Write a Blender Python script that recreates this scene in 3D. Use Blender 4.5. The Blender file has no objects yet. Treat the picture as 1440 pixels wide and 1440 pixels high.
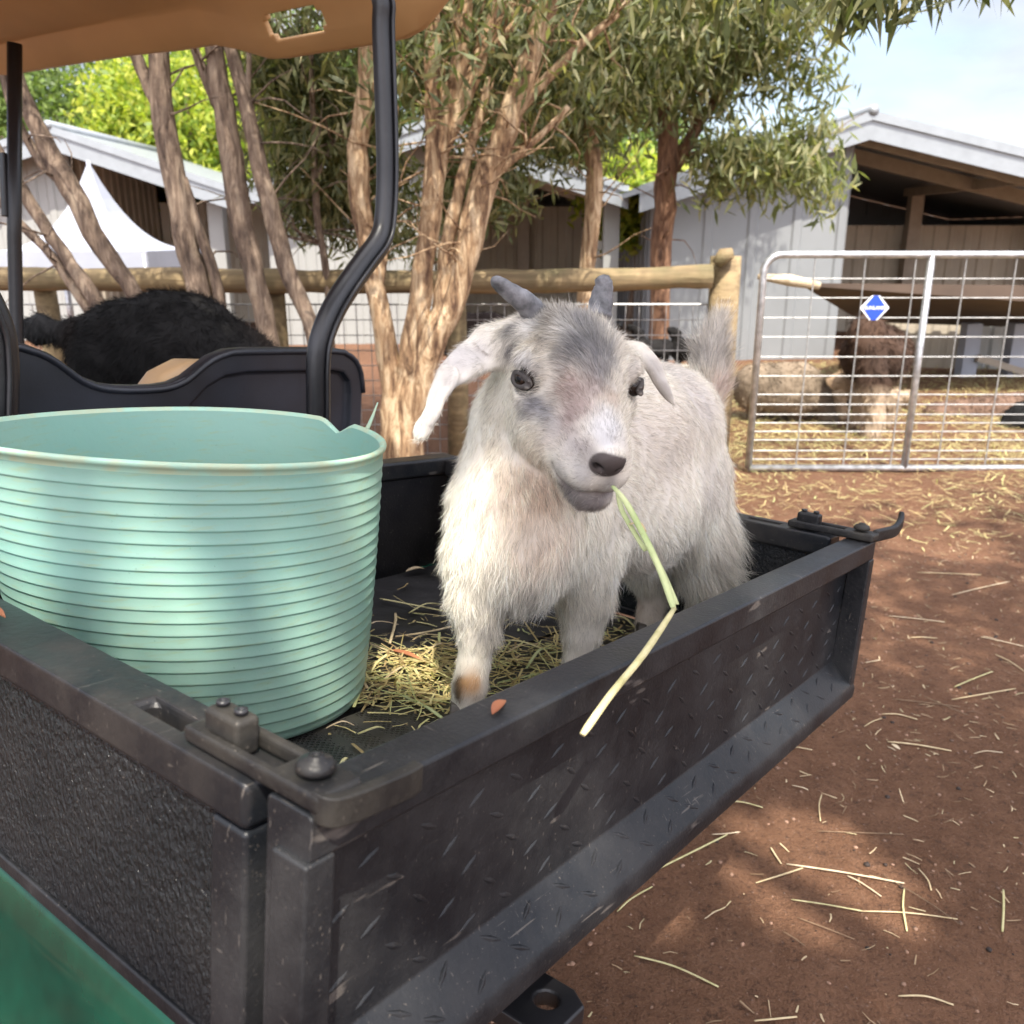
import bpy, bmesh, math, random
import numpy as np
from mathutils import Matrix, Vector, Quaternion
R_ = math.radians
random.seed(7); RNG = np.random.default_rng(11)
scene = bpy.context.scene
# ------------------------------------------------------------------ camera, sky, sun, exposure
FPX = 1270.0; CAMH = 1.25; PITCH = R_(17.0)
CAM = np.array([0, 0, CAMH])
FW = np.array([0, math.cos(PITCH), -math.sin(PITCH)]); UP = np.array([0, math.sin(PITCH), math.cos(PITCH)]); RT = np.array([1.0, 0, 0])
cam_d = bpy.data.cameras.new('camera'); cam = bpy.data.objects.new('camera', cam_d); scene.collection.objects.link(cam)
cam.location = CAM; cam.rotation_euler = (R_(90) - PITCH, 0, 0)
cam_d.sensor_width = 36; cam_d.lens = FPX / 1440 * 36; cam_d.clip_start = .05; cam_d.clip_end = 1500
cam_d.dof.use_dof = True; cam_d.dof.focus_distance = 1.0; cam_d.dof.aperture_fstop = 9.5
scene.camera = cam
SUN = np.array([.10, -.52, .85]); SUN = SUN / np.linalg.norm(SUN)      # towards the sun
sun_el = math.asin(SUN[2]); sun_az = math.atan2(SUN[0], SUN[1])
world = bpy.data.worlds.new('World'); scene.world = world; world.use_nodes = True
nt = world.node_tree; nt.nodes.clear()
def wn(t, **k):
    n = nt.nodes.new(t)
    for a, b in k.items(): setattr(n, a, b)
    return n
wo = wn('ShaderNodeOutputWorld'); bg = wn('ShaderNodeBackground'); bg.inputs['Strength'].default_value = .15
sky = wn('ShaderNodeTexSky', sky_type='NISHITA', sun_disc=False); sky.sun_elevation = sun_el; sky.sun_rotation = sun_az
sky.air_density = 1.0; sky.dust_density = 1.5; sky.ozone_density = 1.0
tc = wn('ShaderNodeTexCoord'); mp = wn('ShaderNodeMapping'); mp.inputs['Scale'].default_value = (1.2, 1.2, 3.2); mp.inputs['Location'].default_value = (.35, .1, .2)
cn = wn('ShaderNodeTexNoise'); cn.inputs['Scale'].default_value = 1.9; cn.inputs['Detail'].default_value = 8; cn.inputs['Roughness'].default_value = .55
cr = wn('ShaderNodeValToRGB'); cr.color_ramp.elements[0].position = .36; cr.color_ramp.elements[1].position = .60
cr.color_ramp.elements[0].color = (.42, .42, .42, 1); cr.color_ramp.elements[1].color = (.93, .93, .93, 1)
cn2 = wn('ShaderNodeTexNoise'); cn2.inputs['Scale'].default_value = 3.5; cn2.inputs['Detail'].default_value = 6
cc = wn('ShaderNodeValToRGB'); cc.color_ramp.elements[0].position = .42; cc.color_ramp.elements[1].position = .68
cc.color_ramp.elements[0].color = (2.7, 2.65, 3.1, 1); cc.color_ramp.elements[1].color = (4.5, 4.25, 4.0, 1)
mx = wn('ShaderNodeMix', data_type='RGBA')
L = nt.links.new
# thin cloud glows brighter towards the sun than on the far side of the sky
dt = wn('ShaderNodeVectorMath', operation='DOT_PRODUCT'); dt.inputs[1].default_value = tuple(SUN); L(tc.outputs['Generated'], dt.inputs[0])
gr = wn('ShaderNodeMapRange', interpolation_type='SMOOTHSTEP'); gr.inputs['From Min'].default_value = .05; gr.inputs['From Max'].default_value = 1.0; gr.inputs['To Min'].default_value = .62; gr.inputs['To Max'].default_value = 4.0
L(dt.outputs['Value'], gr.inputs['Value']); vm = wn('ShaderNodeVectorMath', operation='SCALE'); L(cc.outputs[0], vm.inputs[0]); L(gr.outputs[0], vm.inputs['Scale'])
L(tc.outputs['Generated'], mp.inputs[0]); L(mp.outputs[0], cn.inputs['Vector']); L(mp.outputs[0], cn2.inputs['Vector'])
L(cn.outputs['Fac'], cr.inputs[0]); L(cn2.outputs['Fac'], cc.inputs[0])
L(cr.outputs[0], mx.inputs['Factor']); L(sky.outputs[0], mx.inputs[6]); L(vm.outputs[0], mx.inputs[7])
L(mx.outputs[2], bg.inputs['Color']); L(bg.outputs[0], wo.inputs[0])
sd = bpy.data.lights.new('sun', 'SUN'); sd.energy = 3.7; sd.angle = R_(.55); sd.color = (1, .93, .82)
so = bpy.data.objects.new('sun', sd); scene.collection.objects.link(so); so.location = (0, 0, 20)
so.rotation_euler = Vector(SUN).to_track_quat('Z', 'Y').to_euler()
scene.view_settings.view_transform = 'Standard'; scene.view_settings.look = 'None'
scene.view_settings.exposure = 1.30; scene.view_settings.gamma = 1
scene.cycles.use_denoising = True; scene.cycles.max_bounces = 7; scene.cycles.transparent_max_bounces = 6
scene.cycles.diffuse_bounces = 4; scene.cycles.glossy_bounces = 3; scene.cycles.sample_clamp_indirect = 8

# ------------------------------------------------------------------ frames
def ray(x, y): return RT * (x - 720) + UP * (720 - y) + FW * FPX
def nrm(v): v = np.asarray(v, float); return v / np.linalg.norm(v)
def at(x, y, Y): r = ray(x, y); return CAM + r * (Y / r[1])          # point at world distance Y
def atd(x, y, d): return CAM + ray(x, y) * (d / FPX)                 # point at view depth d
def gnd(x, y, z=0.0): r = ray(x, y); return CAM + r * ((z - CAMH) / r[2])
CX = np.array([0.60628308, 0.78653163, -0.1174258]); CY = np.array([-0.79157831, 0.61104014, 0.00580679]); CZ = np.array([0.0763191, 0.08943115, 0.99306468])
CA = np.array([-0.11033952, 0.41370676, 0.95044546])                 # near corner of the cargo bed rim
def c2w(u, v, w): return CA + u * CX + v * CY + w * CZ
CM = Matrix([[CX[i], CY[i], CZ[i], CA[i]] for i in range(3)] + [[0, 0, 0, 1]])

# ------------------------------------------------------------------ objects
WM = {}
def tag(o, label=None, cat=None, group=None, kind=None):
    if label: o['label'] = label
    if cat: o['category'] = cat
    if group: o['group'] = group
    if kind: o['kind'] = kind
    return o
def thing(name, loc, label, cat, group=None, M=None):
    o = bpy.data.objects.new(name, None); scene.collection.objects.link(o); o.empty_display_size = .1
    m = M.copy() if M is not None else Matrix.Translation(Vector([float(q) for q in loc]))
    o.matrix_world = m; WM[o.name] = m
    return tag(o, label, cat, group)
def mesh_np(name, V, F, smooth=False):
    me = bpy.data.meshes.new(name)
    V = np.asarray(V, np.float32)
    if isinstance(F, np.ndarray):
        k = F.shape[1]; n = len(F)
        me.vertices.add(len(V)); me.vertices.foreach_set('co', V.ravel())
        me.loops.add(n * k); me.loops.foreach_set('vertex_index', F.astype(np.int32).ravel())
        me.polygons.add(n); me.polygons.foreach_set('loop_start', np.arange(0, n * k, k, dtype=np.int32))
        me.polygons.foreach_set('loop_total', np.full(n, k, np.int32)); me.update(calc_edges=True)
    else:
        me.from_pydata(V.tolist(), [], F)
    if smooth: me.polygons.foreach_set('use_smooth', np.ones(len(me.polygons), bool))
    return me
def put(name, V, F, m, parent=None, loc=None, smooth=False, local=False, bevel=0, seg=2):
    """V in world coordinates unless local; one mesh object, as a part of parent or a thing of its own."""
    V = np.asarray(V, float)
    if parent is not None and not local:
        Mi = np.array(WM[parent.name].inverted()); V = V @ Mi[:3, :3].T + Mi[:3, 3]
    if parent is None and loc is not None: V = V - np.asarray(loc, float)
    me = mesh_np(name, V, F, smooth)
    o = bpy.data.objects.new(name, me); scene.collection.objects.link(o)
    for q in (m if isinstance(m, (list, tuple)) else [m]): me.materials.append(q)
    if parent is not None:
        o.parent = parent; WM[o.name] = WM[parent.name]
    else:
        if loc is not None: o.location = [float(q) for q in loc]
        WM[o.name] = Matrix.Translation(o.location)
    if bevel:
        b = o.modifiers.new('bevel', 'BEVEL'); b.width = bevel; b.segments = seg; b.limit_method = 'ANGLE'; b.angle_limit = R_(40)
        me.polygons.foreach_set('use_smooth', np.ones(len(me.polygons), bool))
        w = o.modifiers.new('wn', 'WEIGHTED_NORMAL'); w.keep_sharp = True
    return o
def cut(o, V, F):
    """boolean difference of a closed mesh given in the same coordinates as o's mesh data"""
    me = mesh_np('cutter', V, F); c = bpy.data.objects.new('cutter', me); scene.collection.objects.link(c)
    c.matrix_world = WM[o.name]; bpy.context.view_layer.update()
    b = o.modifiers.new('cut', 'BOOLEAN'); b.operation = 'DIFFERENCE'; b.object = c; b.solver = 'EXACT'
    while o.modifiers[0] != b and o.modifiers.find(b.name) > 0: o.modifiers.move(o.modifiers.find(b.name), 0)
    others = [(x, x.show_viewport) for x in o.modifiers if x != b]
    for x, s in others: x.show_viewport = False
    dg = bpy.context.evaluated_depsgraph_get(); dg.update()
    new = bpy.data.meshes.new_from_object(o.evaluated_get(dg)); o.modifiers.remove(b); o.data = new
    for x, s in others: x.show_viewport = s
    bpy.data.objects.remove(c)
class MB:
    def __init__(s): s.V = []; s.F = []
    def add(s, V, F):
        b = len(s.V); s.V += [tuple(map(float, v)) for v in V]; s.F += [[i + b for i in f] for f in F]; return s
    def box(s, x0, x1, y0, y1, z0, z1):
        return s.add([(x0, y0, z0), (x1, y0, z0), (x1, y1, z0), (x0, y1, z0), (x0, y0, z1), (x1, y0, z1), (x1, y1, z1), (x0, y1, z1)],
                     [[0, 3, 2, 1], [4, 5, 6, 7], [0, 1, 5, 4], [1, 2, 6, 5], [2, 3, 7, 6], [3, 0, 4, 7]])
    def obox(s, c, ax, ay, az, hx, hy, hz):
        c = np.asarray(c, float); V = [c + i * hx * ax + j * hy * ay + k * hz * az for k in (-1, 1) for i, j in ((-1, -1), (1, -1), (1, 1), (-1, 1))]
        return s.add(V, [[0, 3, 2, 1], [4, 5, 6, 7], [0, 1, 5, 4], [1, 2, 6, 5], [2, 3, 7, 6], [3, 0, 4, 7]])
    def beam(s, p, q, w, h, up=(0, 0, 1)):
        p = np.asarray(p, float); q = np.asarray(q, float); a = nrm(q - p); b = nrm(np.cross(up, a)); c = np.cross(a, b)
        return s.obox((p + q) / 2, a, b, c, np.linalg.norm(q - p) / 2, w / 2, h / 2)
    def tube(s, P, r, n=10, flat=1.0, cap=True, ref=(0, 0, 1), wob=0):
        P = [np.asarray(p, float) for p in P]; r = r if hasattr(r, '__len__') else [r] * len(P)
        V = []; F = []; prev = None
        for i, p in enumerate(P):
            t = nrm(P[min(i + 1, len(P) - 1)] - P[max(i - 1, 0)])
            if prev is None:
                prev = np.cross(t, ref)
                if np.linalg.norm(prev) < .05: prev = np.cross(t, (1, 0, 0))
            a = nrm(prev - t * (prev @ t)); prev = a; b = np.cross(t, a)
            for k in range(n):
                th = 2 * math.pi * k / n; rr = r[i] * (1 + (random.uniform(-wob, wob) if wob else 0))
                V.append(p + a * math.cos(th) * rr + b * math.sin(th) * rr * flat)
        m = len(P)
        for i in range(m - 1):
            for k in range(n):
                F.append([i * n + k, i * n + (k + 1) % n, (i + 1) * n + (k + 1) % n, (i + 1) * n + k])
        if cap: F.append(list(range(n))[::-1]); F.append([(m - 1) * n + k for k in range(n)])
        return s.add(V, F)
    def lathe(s, prof, c, ax=(0, 0, 1), n=24, close=False):
        ax = nrm(ax); a = nrm(np.cross(ax, (0, 1, 0)) if abs(ax[1]) < .9 else np.cross(ax, (1, 0, 0))); b = np.cross(ax, a); c = np.asarray(c, float)
        V = [c + ax * h + (a * math.cos(2 * math.pi * k / n) + b * math.sin(2 * math.pi * k / n)) * r for r, h in prof for k in range(n)]
        m = len(prof); F = [[i * n + k, i * n + (k + 1) % n, (i + 1) * n + (k + 1) % n, (i + 1) * n + k] for i in range(m - 1) for k in range(n)]
        if close: F += [[(m - 1) * n + k, (m - 1) * n + (k + 1) % n, (k + 1) % n, k] for k in range(n)]
        else: F += [list(range(n))[::-1], [(m - 1) * n + k for k in range(n)]]
        return s.add(V, F)
    def prism(s, poly, fn, t0, t1):
        """poly 2D list; fn(a,b,t) -> 3D"""
        n = len(poly); V = [fn(a, b, t0) for a, b in poly] + [fn(a, b, t1) for a, b in poly]
        return s.add(V, [list(range(n))[::-1], [n + i for i in range(n)]] + [[i, (i + 1) % n, n + (i + 1) % n, n + i] for i in range(n)])
    def put(s, name, m, parent=None, **k): return put(name, s.V, s.F, m, parent, **k)
def smooth_path(P, n=6):
    P = [np.asarray(p, float) for p in P]; out = []
    for i in range(len(P) - 1):
        p0 = P[max(i - 1, 0)]; p1 = P[i]; p2 = P[i + 1]; p3 = P[min(i + 2, len(P) - 1)]
        for k in range(n):
            t = k / n
            out.append(.5 * ((2 * p1) + (-p0 + p2) * t + (2 * p0 - 5 * p1 + 4 * p2 - p3) * t * t + (-p0 + 3 * p1 - 3 * p2 + p3) * t ** 3))
    out.append(P[-1]); return out
def fixn(o):
    bm = bmesh.new(); bm.from_mesh(o.data); bmesh.ops.recalc_face_normals(bm, faces=bm.faces); bm.to_mesh(o.data); bm.free(); return o

# ------------------------------------------------------------------ materials
class NT:
    def __init__(s, name):
        s.m = bpy.data.materials.new(name); s.m.use_nodes = True; s.t = s.m.node_tree; s.p = s.t.nodes['Principled BSDF']; s.out = s.t.nodes['Material Output']
    def n(s, t, ins=None, **k):
        q = s.t.nodes.new(t)
        for a, b in k.items(): setattr(q, a, b)
        for a, b in (ins or {}).items():
            if isinstance(b, bpy.types.NodeSocket): s.t.links.new(b, q.inputs[a])
            else: q.inputs[a].default_value = b
        return q
    def l(s, a, b): s.t.links.new(a, b)
    def coord(s, scale=(1, 1, 1), rot=(0, 0, 0)):
        c = s.n('ShaderNodeTexCoord'); return s.n('ShaderNodeMapping', {0: c.outputs['Object'], 'Scale': scale, 'Rotation': rot}).outputs[0]
    def noise(s, vec, scale, detail=5, rough=.55, dist=0):
        return s.n('ShaderNodeTexNoise', {'Vector': vec, 'Scale': scale, 'Detail': detail, 'Roughness': rough, 'Distortion': dist}).outputs['Fac']
    def ramp(s, f, stops):
        r = s.n('ShaderNodeValToRGB', {0: f}); e = r.color_ramp.elements
        while len(e) < len(stops): e.new(.5)
        for q, (p, c) in zip(e, stops):
            q.position = p; q.color = (c if hasattr(c, '__len__') else (c, c, c)) + ((1,) if len(c if hasattr(c, '__len__') else (c, c, c)) == 3 else ())
        return r.outputs[0]
    def mix(s, f, a, b, bt='MIX'):
        q = s.n('ShaderNodeMix', data_type='RGBA', blend_type=bt)
        for i, v in ((0, f), (6, a), (7, b)):
            if isinstance(v, bpy.types.NodeSocket): s.l(v, q.inputs[i])
            else: q.inputs[i].default_value = (tuple(v) + (1,)) if hasattr(v, '__len__') else v
        return q.outputs[2]
    def bump(s, h, strength=.5, dist=.01, nrm=None):
        q = s.n('ShaderNodeBump', {'Height': h, 'Strength': strength, 'Distance': dist})
        if nrm is not None: s.l(nrm, q.inputs['Normal'])
        return q.outputs[0]
    def set(s, **k):
        for a, v in k.items():
            a = {'color': 'Base Color', 'rough': 'Roughness', 'metal': 'Metallic', 'normal': 'Normal', 'coat': 'Coat Weight', 'spec': 'Specular IOR Level', 'sheen': 'Sheen Weight', 'trans': 'Transmission Weight', 'sss': 'Subsurface Weight', 'coatr': 'Coat Roughness'}.get(a, a)
            if isinstance(v, bpy.types.NodeSocket): s.l(v, s.p.inputs[a])
            else: s.p.inputs[a].default_value = (tuple(v) + (1,)) if hasattr(v, '__len__') and len(v) == 3 else v
        return s.m
def plain(name, col, rough=.6, metal=0, var=.15, scale=8, bump=.2, bscale=60, bdist=.003, spec=.5):
    t = NT(name); v = t.coord(); f = t.noise(v, scale); d = tuple(c * (1 - var * 2) for c in col); u = tuple(min(1, c * (1 + var)) for c in col)
    return t.set(color=t.ramp(f, [(.3, d), (.7, u)]), rough=rough, metal=metal, spec=spec, normal=t.bump(t.noise(v, bscale, 4), bump, bdist))
def worn_black(name, base=(.018, .018, .021), dust=(.13, .115, .10), amount=.5, rough=(.30, .55), grain=220, gdist=.0009, gstr=.6, scratch=True, stretch=(1, 1, 1)):
    t = NT(name); v = t.coord(stretch); big = t.noise(t.coord(), 9, 6, .65); fine = t.noise(v, grain, 3, .6)
    speck = t.noise(t.coord(), 330, 2, .7)
    dm = t.ramp(big, [(.42, 0.0), (.75, amount)])
    c = t.mix(dm, base, dust)
    c = t.mix(t.ramp(speck, [(.66, 0.0), (.74, .22)]), c, (.35, .30, .25))
    if scratch:
        s1 = t.noise(t.coord((14, 320, 60), (.3, .5, .6)), 1.0, 2, .5); s2 = t.noise(t.coord((260, 22, 90), (.2, .1, -.5)), 1.0, 2, .5)
        sc = t.n('ShaderNodeMath', {0: t.ramp(s1, [(.70, 0.0), (.74, 1.0)]), 1: t.ramp(s2, [(.71, 0.0), (.75, 1.0)])}, operation='MAXIMUM').outputs[0]
        sm = t.n('ShaderNodeMath', {0: sc, 1: .22}, operation='MULTIPLY').outputs[0]
        c = t.mix(sm, c, (.33, .29, .25))
    r = t.ramp(big, [(.35, rough[0]), (.7, rough[1])])
    return t.set(color=c, rough=r, normal=t.bump(fine, gstr, gdist), spec=.30)
M = {}
M['bed'] = worn_black('scuffed_black_plastic', base=(.010, .0115, .014), dust=(.11, .105, .10), amount=.26)
M['bedin'] = worn_black('black_plastic_inside', base=(.009, .009, .011), amount=.12, rough=(.45, .6), scratch=False)
M['rim'] = worn_black('dusty_black_rim', base=(.010, .0115, .014), dust=(.12, .10, .08), amount=.30, rough=(.28, .55), grain=120, gdist=.0007)
M['side'] = worn_black('pebbled_black_panel', base=(.012, .014, .016), dust=(.08, .08, .078), amount=.22, rough=(.12, .22), grain=270, gdist=.008, gstr=1.0, scratch=False, stretch=(1, 1, .55))
M['blk'] = plain('satin_black_metal', (.016, .016, .018), .35, bump=.15)
M['blkshell'] = plain('blue_black_plastic', (.018, .021, .029), .42, var=.35, scale=5, bump=.25, bscale=300, bdist=.0008)
M['latch'] = worn_black('latch_rubber', base=(.010, .010, .011), dust=(.09, .08, .06), amount=.5, rough=(.4, .65), scratch=False)
M['tan'] = plain('tan_moulded_plastic', (.52, .31, .135), .5, var=.06, scale=3, bump=.3, bscale=400, bdist=.0006)
M['cush'] = plain('tan_vinyl', (.45, .29, .15), .45, var=.05)
M['galv'] = plain('galvanised_steel', (.55, .56, .57), .38, metal=.75, var=.2, scale=25)
M['wire'] = plain('galvanised_wire', (.38, .38, .37), .45, metal=.4, var=.2, scale=25)
M['tyre'] = plain('tyre_rubber', (.02, .02, .02), .8)
M['white'] = plain('white_fabric', (.31, .33, .38), .8, var=.03)
M['trim'] = plain('white_roof_metal', (.28, .305, .325), .35, metal=.2, var=.05)
M['wallL'] = plain('pale_steel_cladding', (.30, .305, .29), .45, var=.05, scale=1.5, bscale=30)
M['wallG'] = plain('grey_steel_cladding', (.22, .232, .238), .45, var=.05, scale=1.5, bscale=30)
M['inner'] = plain('dull_beige_cladding', (.42, .37, .29), .7, var=.1, scale=1.5)
M['beam'] = plain('beige_steel_beam', (.33, .28, .22), .6, var=.08)
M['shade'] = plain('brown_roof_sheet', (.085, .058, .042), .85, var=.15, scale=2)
M['horn'] = plain('grey_horn', (.19, .19, .20), .5, var=.4, scale=60, bump=.6, bscale=110, bdist=.0015)
M['hoof'] = plain('hoof_keratin', (.09, .075, .06), .5)
def stem_mat(name, a, b, scale=30):
    t = NT(name); f = t.noise(t.coord(), scale, 3); t.set(color=t.ramp(f, [(.3, a), (.7, b)]), rough=.6); t.p.inputs['Specular IOR Level'].default_value = .3; return t.m
M['stalk'] = stem_mat('green_yellow_straw', (.40, .37, .16), (.60, .54, .30), 60)
M['stalkg'] = stem_mat('fresh_green_stem', (.30, .38, .15), (.54, .56, .30))
M['straw'] = stem_mat('dry_straw', (.42, .32, .17), (.60, .49, .30))
M['strawp'] = stem_mat('pale_straw', (.42, .32, .2), (.62, .52, .36))
M['leafr'] = stem_mat('red_brown_leaf', (.22, .07, .035), (.36, .15, .07))
M['leafd'] = stem_mat('dark_green_leaf', (.035, .06, .03), (.09, .12, .06))
M['twig'] = stem_mat('brown_twig', (.12, .075, .045), (.25, .17, .10))
t = NT('flexible_green_plastic'); v = t.coord(); st = t.noise(v, 4, 6, .6); sc = t.noise(t.coord((10, 10, 60), (0, .5, 0)), 3, 4, .6)
c = t.mix(t.ramp(st, [(.35, 0.0), (.75, .5)]), (.215, .395, .330), (.33, .45, .33)); c = t.mix(t.ramp(sc, [(.54, 0.0), (.70, .65)]), c, (.26, .36, .23))
c = t.mix(t.ramp(t.noise(v, 190, 2), [(.70, 0.0), (.76, .5)]), c, (.15, .26, .2))
t.set(color=c, rough=.42, sss=.18, normal=t.bump(t.noise(v, 90, 4), .12, .002)); t.p.inputs['Subsurface Radius'].default_value = (.006, .02, .012); t.p.inputs['Subsurface Scale'].default_value = 1.0
M['tub'] = t.m
t = NT('tub_rim_edge'); t.set(color=t.ramp(t.noise(t.coord(), 40), [(.4, (.42, .50, .34)), (.62, (.34, .56, .44))]), rough=.5); M['tubrim'] = t.m
t = NT('glossy_green_body'); v = t.coord(); f = t.noise(v, 5, 5, .7)
t.set(color=t.ramp(f, [(.35, (.002, .045, .028)), (.7, (.005, .11, .062))]), rough=t.ramp(t.noise(v, 7), [(.3, .04), (.7, .12)]), coat=.0, spec=.5); M['green'] = t.m
t = NT('log_timber'); v = t.coord((1, 1, 1)); c = t.ramp(t.noise(t.coord((1.5, 25, 25)), 1.0, 5, .6), [(.35, (.15, .105, .055)), (.65, (.31, .23, .12))])
c = t.mix(t.ramp(t.noise(v, 5, 4), [(.5, 0.0), (.7, .6)]), c, (.12, .11, .05)); t.set(color=c, rough=.85, normal=t.bump(t.noise(t.coord((4, 60, 60)), 1.0, 4), .6, .01)); M['log'] = t.m
def bark(name, a, b, c3, k=1):
    t = NT(name); v = t.coord((13, 13, 2.4)); f = t.noise(v, 1.6 * k, 8, .75, .9); c = t.ramp(f, [(.38, a), (.5, b), (.60, c3)])
    return t.set(color=c, rough=.85, normal=t.bump(t.noise(v, 4 * k, 6, .7), .9, .02))
M['barkc'] = bark('peeling_orange_bark', (.10, .05, .028), (.38, .24, .13), (.66, .50, .32))
M['barkg'] = bark('grey_brown_bark', (.07, .048, .036), (.20, .14, .10), (.34, .26, .19))
M['barkd'] = bark('red_brown_bark', (.07, .035, .022), (.18, .09, .05), (.3, .17, .1))
def leafmat(name, cols, tr=.35):
    t = NT(name); a = t.n('ShaderNodeAttribute', attribute_name='rnd'); c = t.ramp(a.outputs['Fac'], [(i / (len(cols) - 1), q) for i, q in enumerate(cols)])
    t.set(color=c, rough=.5, spec=.35); tb = t.n('ShaderNodeBsdfTranslucent', {'Color': t.mix(1.0, c, (1.3, 1.45, .6), 'MULTIPLY')})
    ms = t.n('ShaderNodeMixShader', {0: tr, 1: t.p.outputs[0], 2: tb.outputs[0]}); t.l(ms.outputs[0], t.out.inputs[0]); return t.m
M['lf'] = leafmat('gum_leaves', [(.06, .075, .035), (.15, .17, .08), (.25, .26, .14), (.38, .34, .19)], .4)
M['lfl'] = leafmat('pale_gum_leaves', [(.08, .10, .045), (.18, .20, .09), (.28, .29, .15), (.38, .34, .20)], .4)
M['lfy'] = leafmat('painted_sunlit_leaves', [(.12, .18, .035), (.24, .32, .05), (.38, .42, .06), (.48, .47, .10)], .45)  # backlit sun glow is put into this brighter yellow-green colour
M['lfg'] = leafmat('mid_green_leaves', [(.07, .11, .03), (.15, .22, .06), (.24, .30, .10)], .4)
M['hay'] = leafmat('hay', [(.26, .18, .09), (.50, .40, .18), (.68, .58, .28), (.50, .54, .24)], .2)
M['litter'] = leafmat('straw_litter', [(.16, .09, .05), (.36, .25, .14), (.58, .45, .28), (.46, .40, .22)], .1)
# ------------------------------------------------------------------ ground
t = NT('red_dirt'); v = t.coord(); n1 = t.noise(v, .9, 8, .6); n2 = t.noise(v, 14, 8, .7); n3 = t.noise(v, 110, 4, .7); n4 = t.noise(v, 420, 2, .6)
c = t.ramp(n1, [(.35, (.135, .066, .034)), (.65, (.225, .112, .062))]); c = t.mix(t.ramp(n2, [(.4, 0.0), (.7, .6)]), c, (.29, .155, .09))
c = t.mix(t.ramp(n3, [(.34, .6), (.46, 0.0)]), c, (.065, .035, .023)); c = t.mix(t.ramp(n4, [(.64, 0.0), (.70, .6)]), c, (.42, .29, .21))
n5 = t.noise(v, 38, 5, .8); c = t.mix(t.ramp(n5, [(.33, .75), (.46, 0.0)]), c, (.075, .040, .026)); c = t.mix(t.ramp(n5, [(.58, 0.0), (.72, .5)]), c, (.34, .21, .14))
vo = t.n('ShaderNodeTexVoronoi', {'Vector': v, 'Scale': 46.0}); c = t.mix(t.ramp(vo.outputs['Distance'], [(.07, .55), (.13, 0.0)]), c, (.33, .22, .17))
b1 = t.bump(n5, .8, .012, t.bump(n2, .9, .06)); b2 = t.bump(n3, .9, .014, b1); b3 = t.bump(t.ramp(vo.outputs['Distance'], [(.0, 1.0), (.2, 0.0)]), .5, .006, b2)
t.set(color=c, rough=.93, spec=.25, normal=b3); M['dirt'] = t.m
def gh(x, y):   # gentle unevenness of the yard, in metres
    return .018 * math.sin(1.3 * x + .4) * math.sin(1.1 * y) + .008 * math.sin(4.1 * x + 1.7 * y) * math.sin(3.3 * y - x) + .004 * math.sin(11 * x + 2) * math.sin(9 * y + 5 * x)
xs = np.concatenate([np.array([-400, -150, -60, -25, -12]), np.linspace(-6, 8, 141), np.array([12, 25, 60, 150, 400])]); ys = np.concatenate([np.array([-300, -100, -30, -12]), np.linspace(-5, 10, 151), np.array([14, 25, 60, 150, 400, 700])])
V = [(x, y, gh(x, y) if (-6.1 < x < 8.1 and -5.1 < y < 10.1) else 0) for y in ys for x in xs]; nx = len(xs)
F = np.array([[j * nx + i, j * nx + i + 1, (j + 1) * nx + i + 1, (j + 1) * nx + i] for j in range(len(ys) - 1) for i in range(nx - 1)])
g = put('ground', V, F, M['dirt'], smooth=True); tag(g, 'red brown bare dirt yard', kind='structure')

# ------------------------------------------------------------------ leaves, blades
def rnd_attr(me, vals): a = me.attributes.new('rnd', 'FLOAT', 'POINT'); a.data.foreach_set('value', np.asarray(vals, np.float32))
def leaf_mesh(C, D, Ln, Wd, rng, curl=.15):
    """C centres (N,3), D unit directions, Ln, Wd arrays -> diamond-shaped folded leaves"""
    N = len(C); s = rng.normal(size=(N, 3)); s -= (s * D).sum(1, keepdims=True) * D; s /= np.linalg.norm(s, axis=1, keepdims=True) + 1e-9; u = np.cross(D, s)
    L2 = (Ln / 2)[:, None]; W2 = (Wd / 2)[:, None]
    base = C - D * L2; tip = C + D * L2 + u * Ln[:, None] * curl; l = C - D * L2 * .1 + s * W2 + u * W2 * .5; r = C - D * L2 * .1 - s * W2 + u * W2 * .5
    V = np.stack([base, r, tip, l], 1).reshape(-1, 3); F = np.arange(4 * N).reshape(N, 4)
    return V, F
def blob_pts(rng, n, c, r, gap=.45, squash=1.0, fr=2.2):
    """points in clumps inside an ellipsoid with uneven edge and gaps"""
    out = []; c = np.asarray(c, float); r = np.asarray(r, float); K = rng.normal(size=(5, 3)) * fr; ph = rng.uniform(0, 6.28, 5)
    tot = 0
    while tot < n:
        p = rng.uniform(-1, 1, (n * 3, 3)); q = p * r
        nz = sum(np.sin(q @ K[i] / max(r) * 2.2 + ph[i]) for i in range(5)) / 5
        ok = (np.linalg.norm(p, axis=1) < 1 + nz * .35) & (nz > -gap + rng.uniform(-.3, .3, len(p)))
        out.append(q[ok] + c); tot += ok.sum()
        if len(out) > 30: break
    return np.concatenate(out)[:n]
def crown_mesh(blobs, rng, ll=(.07, .11), wr=.19, droop=.8, clump=7, cl=.07, gap=.45):
    Cs = []; Ds = []; 
    for (c, r, n) in blobs:
        P = blob_pts(rng, max(8, n // clump), c, r, gap)
        for k in range(clump):
            Cs.append(P + rng.normal(size=P.shape) * cl)
    C = np.concatenate(Cs); N = len(C); D = rng.normal(size=(N, 3)) * .6; D[:, 2] -= droop * rng.uniform(.4, 1.4, N); D /= np.linalg.norm(D, axis=1, keepdims=True)
    Ln = rng.uniform(*ll, N); V, F = leaf_mesh(C, D, Ln, Ln * wr * rng.uniform(.8, 1.3, N), rng); return C, V, F
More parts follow.
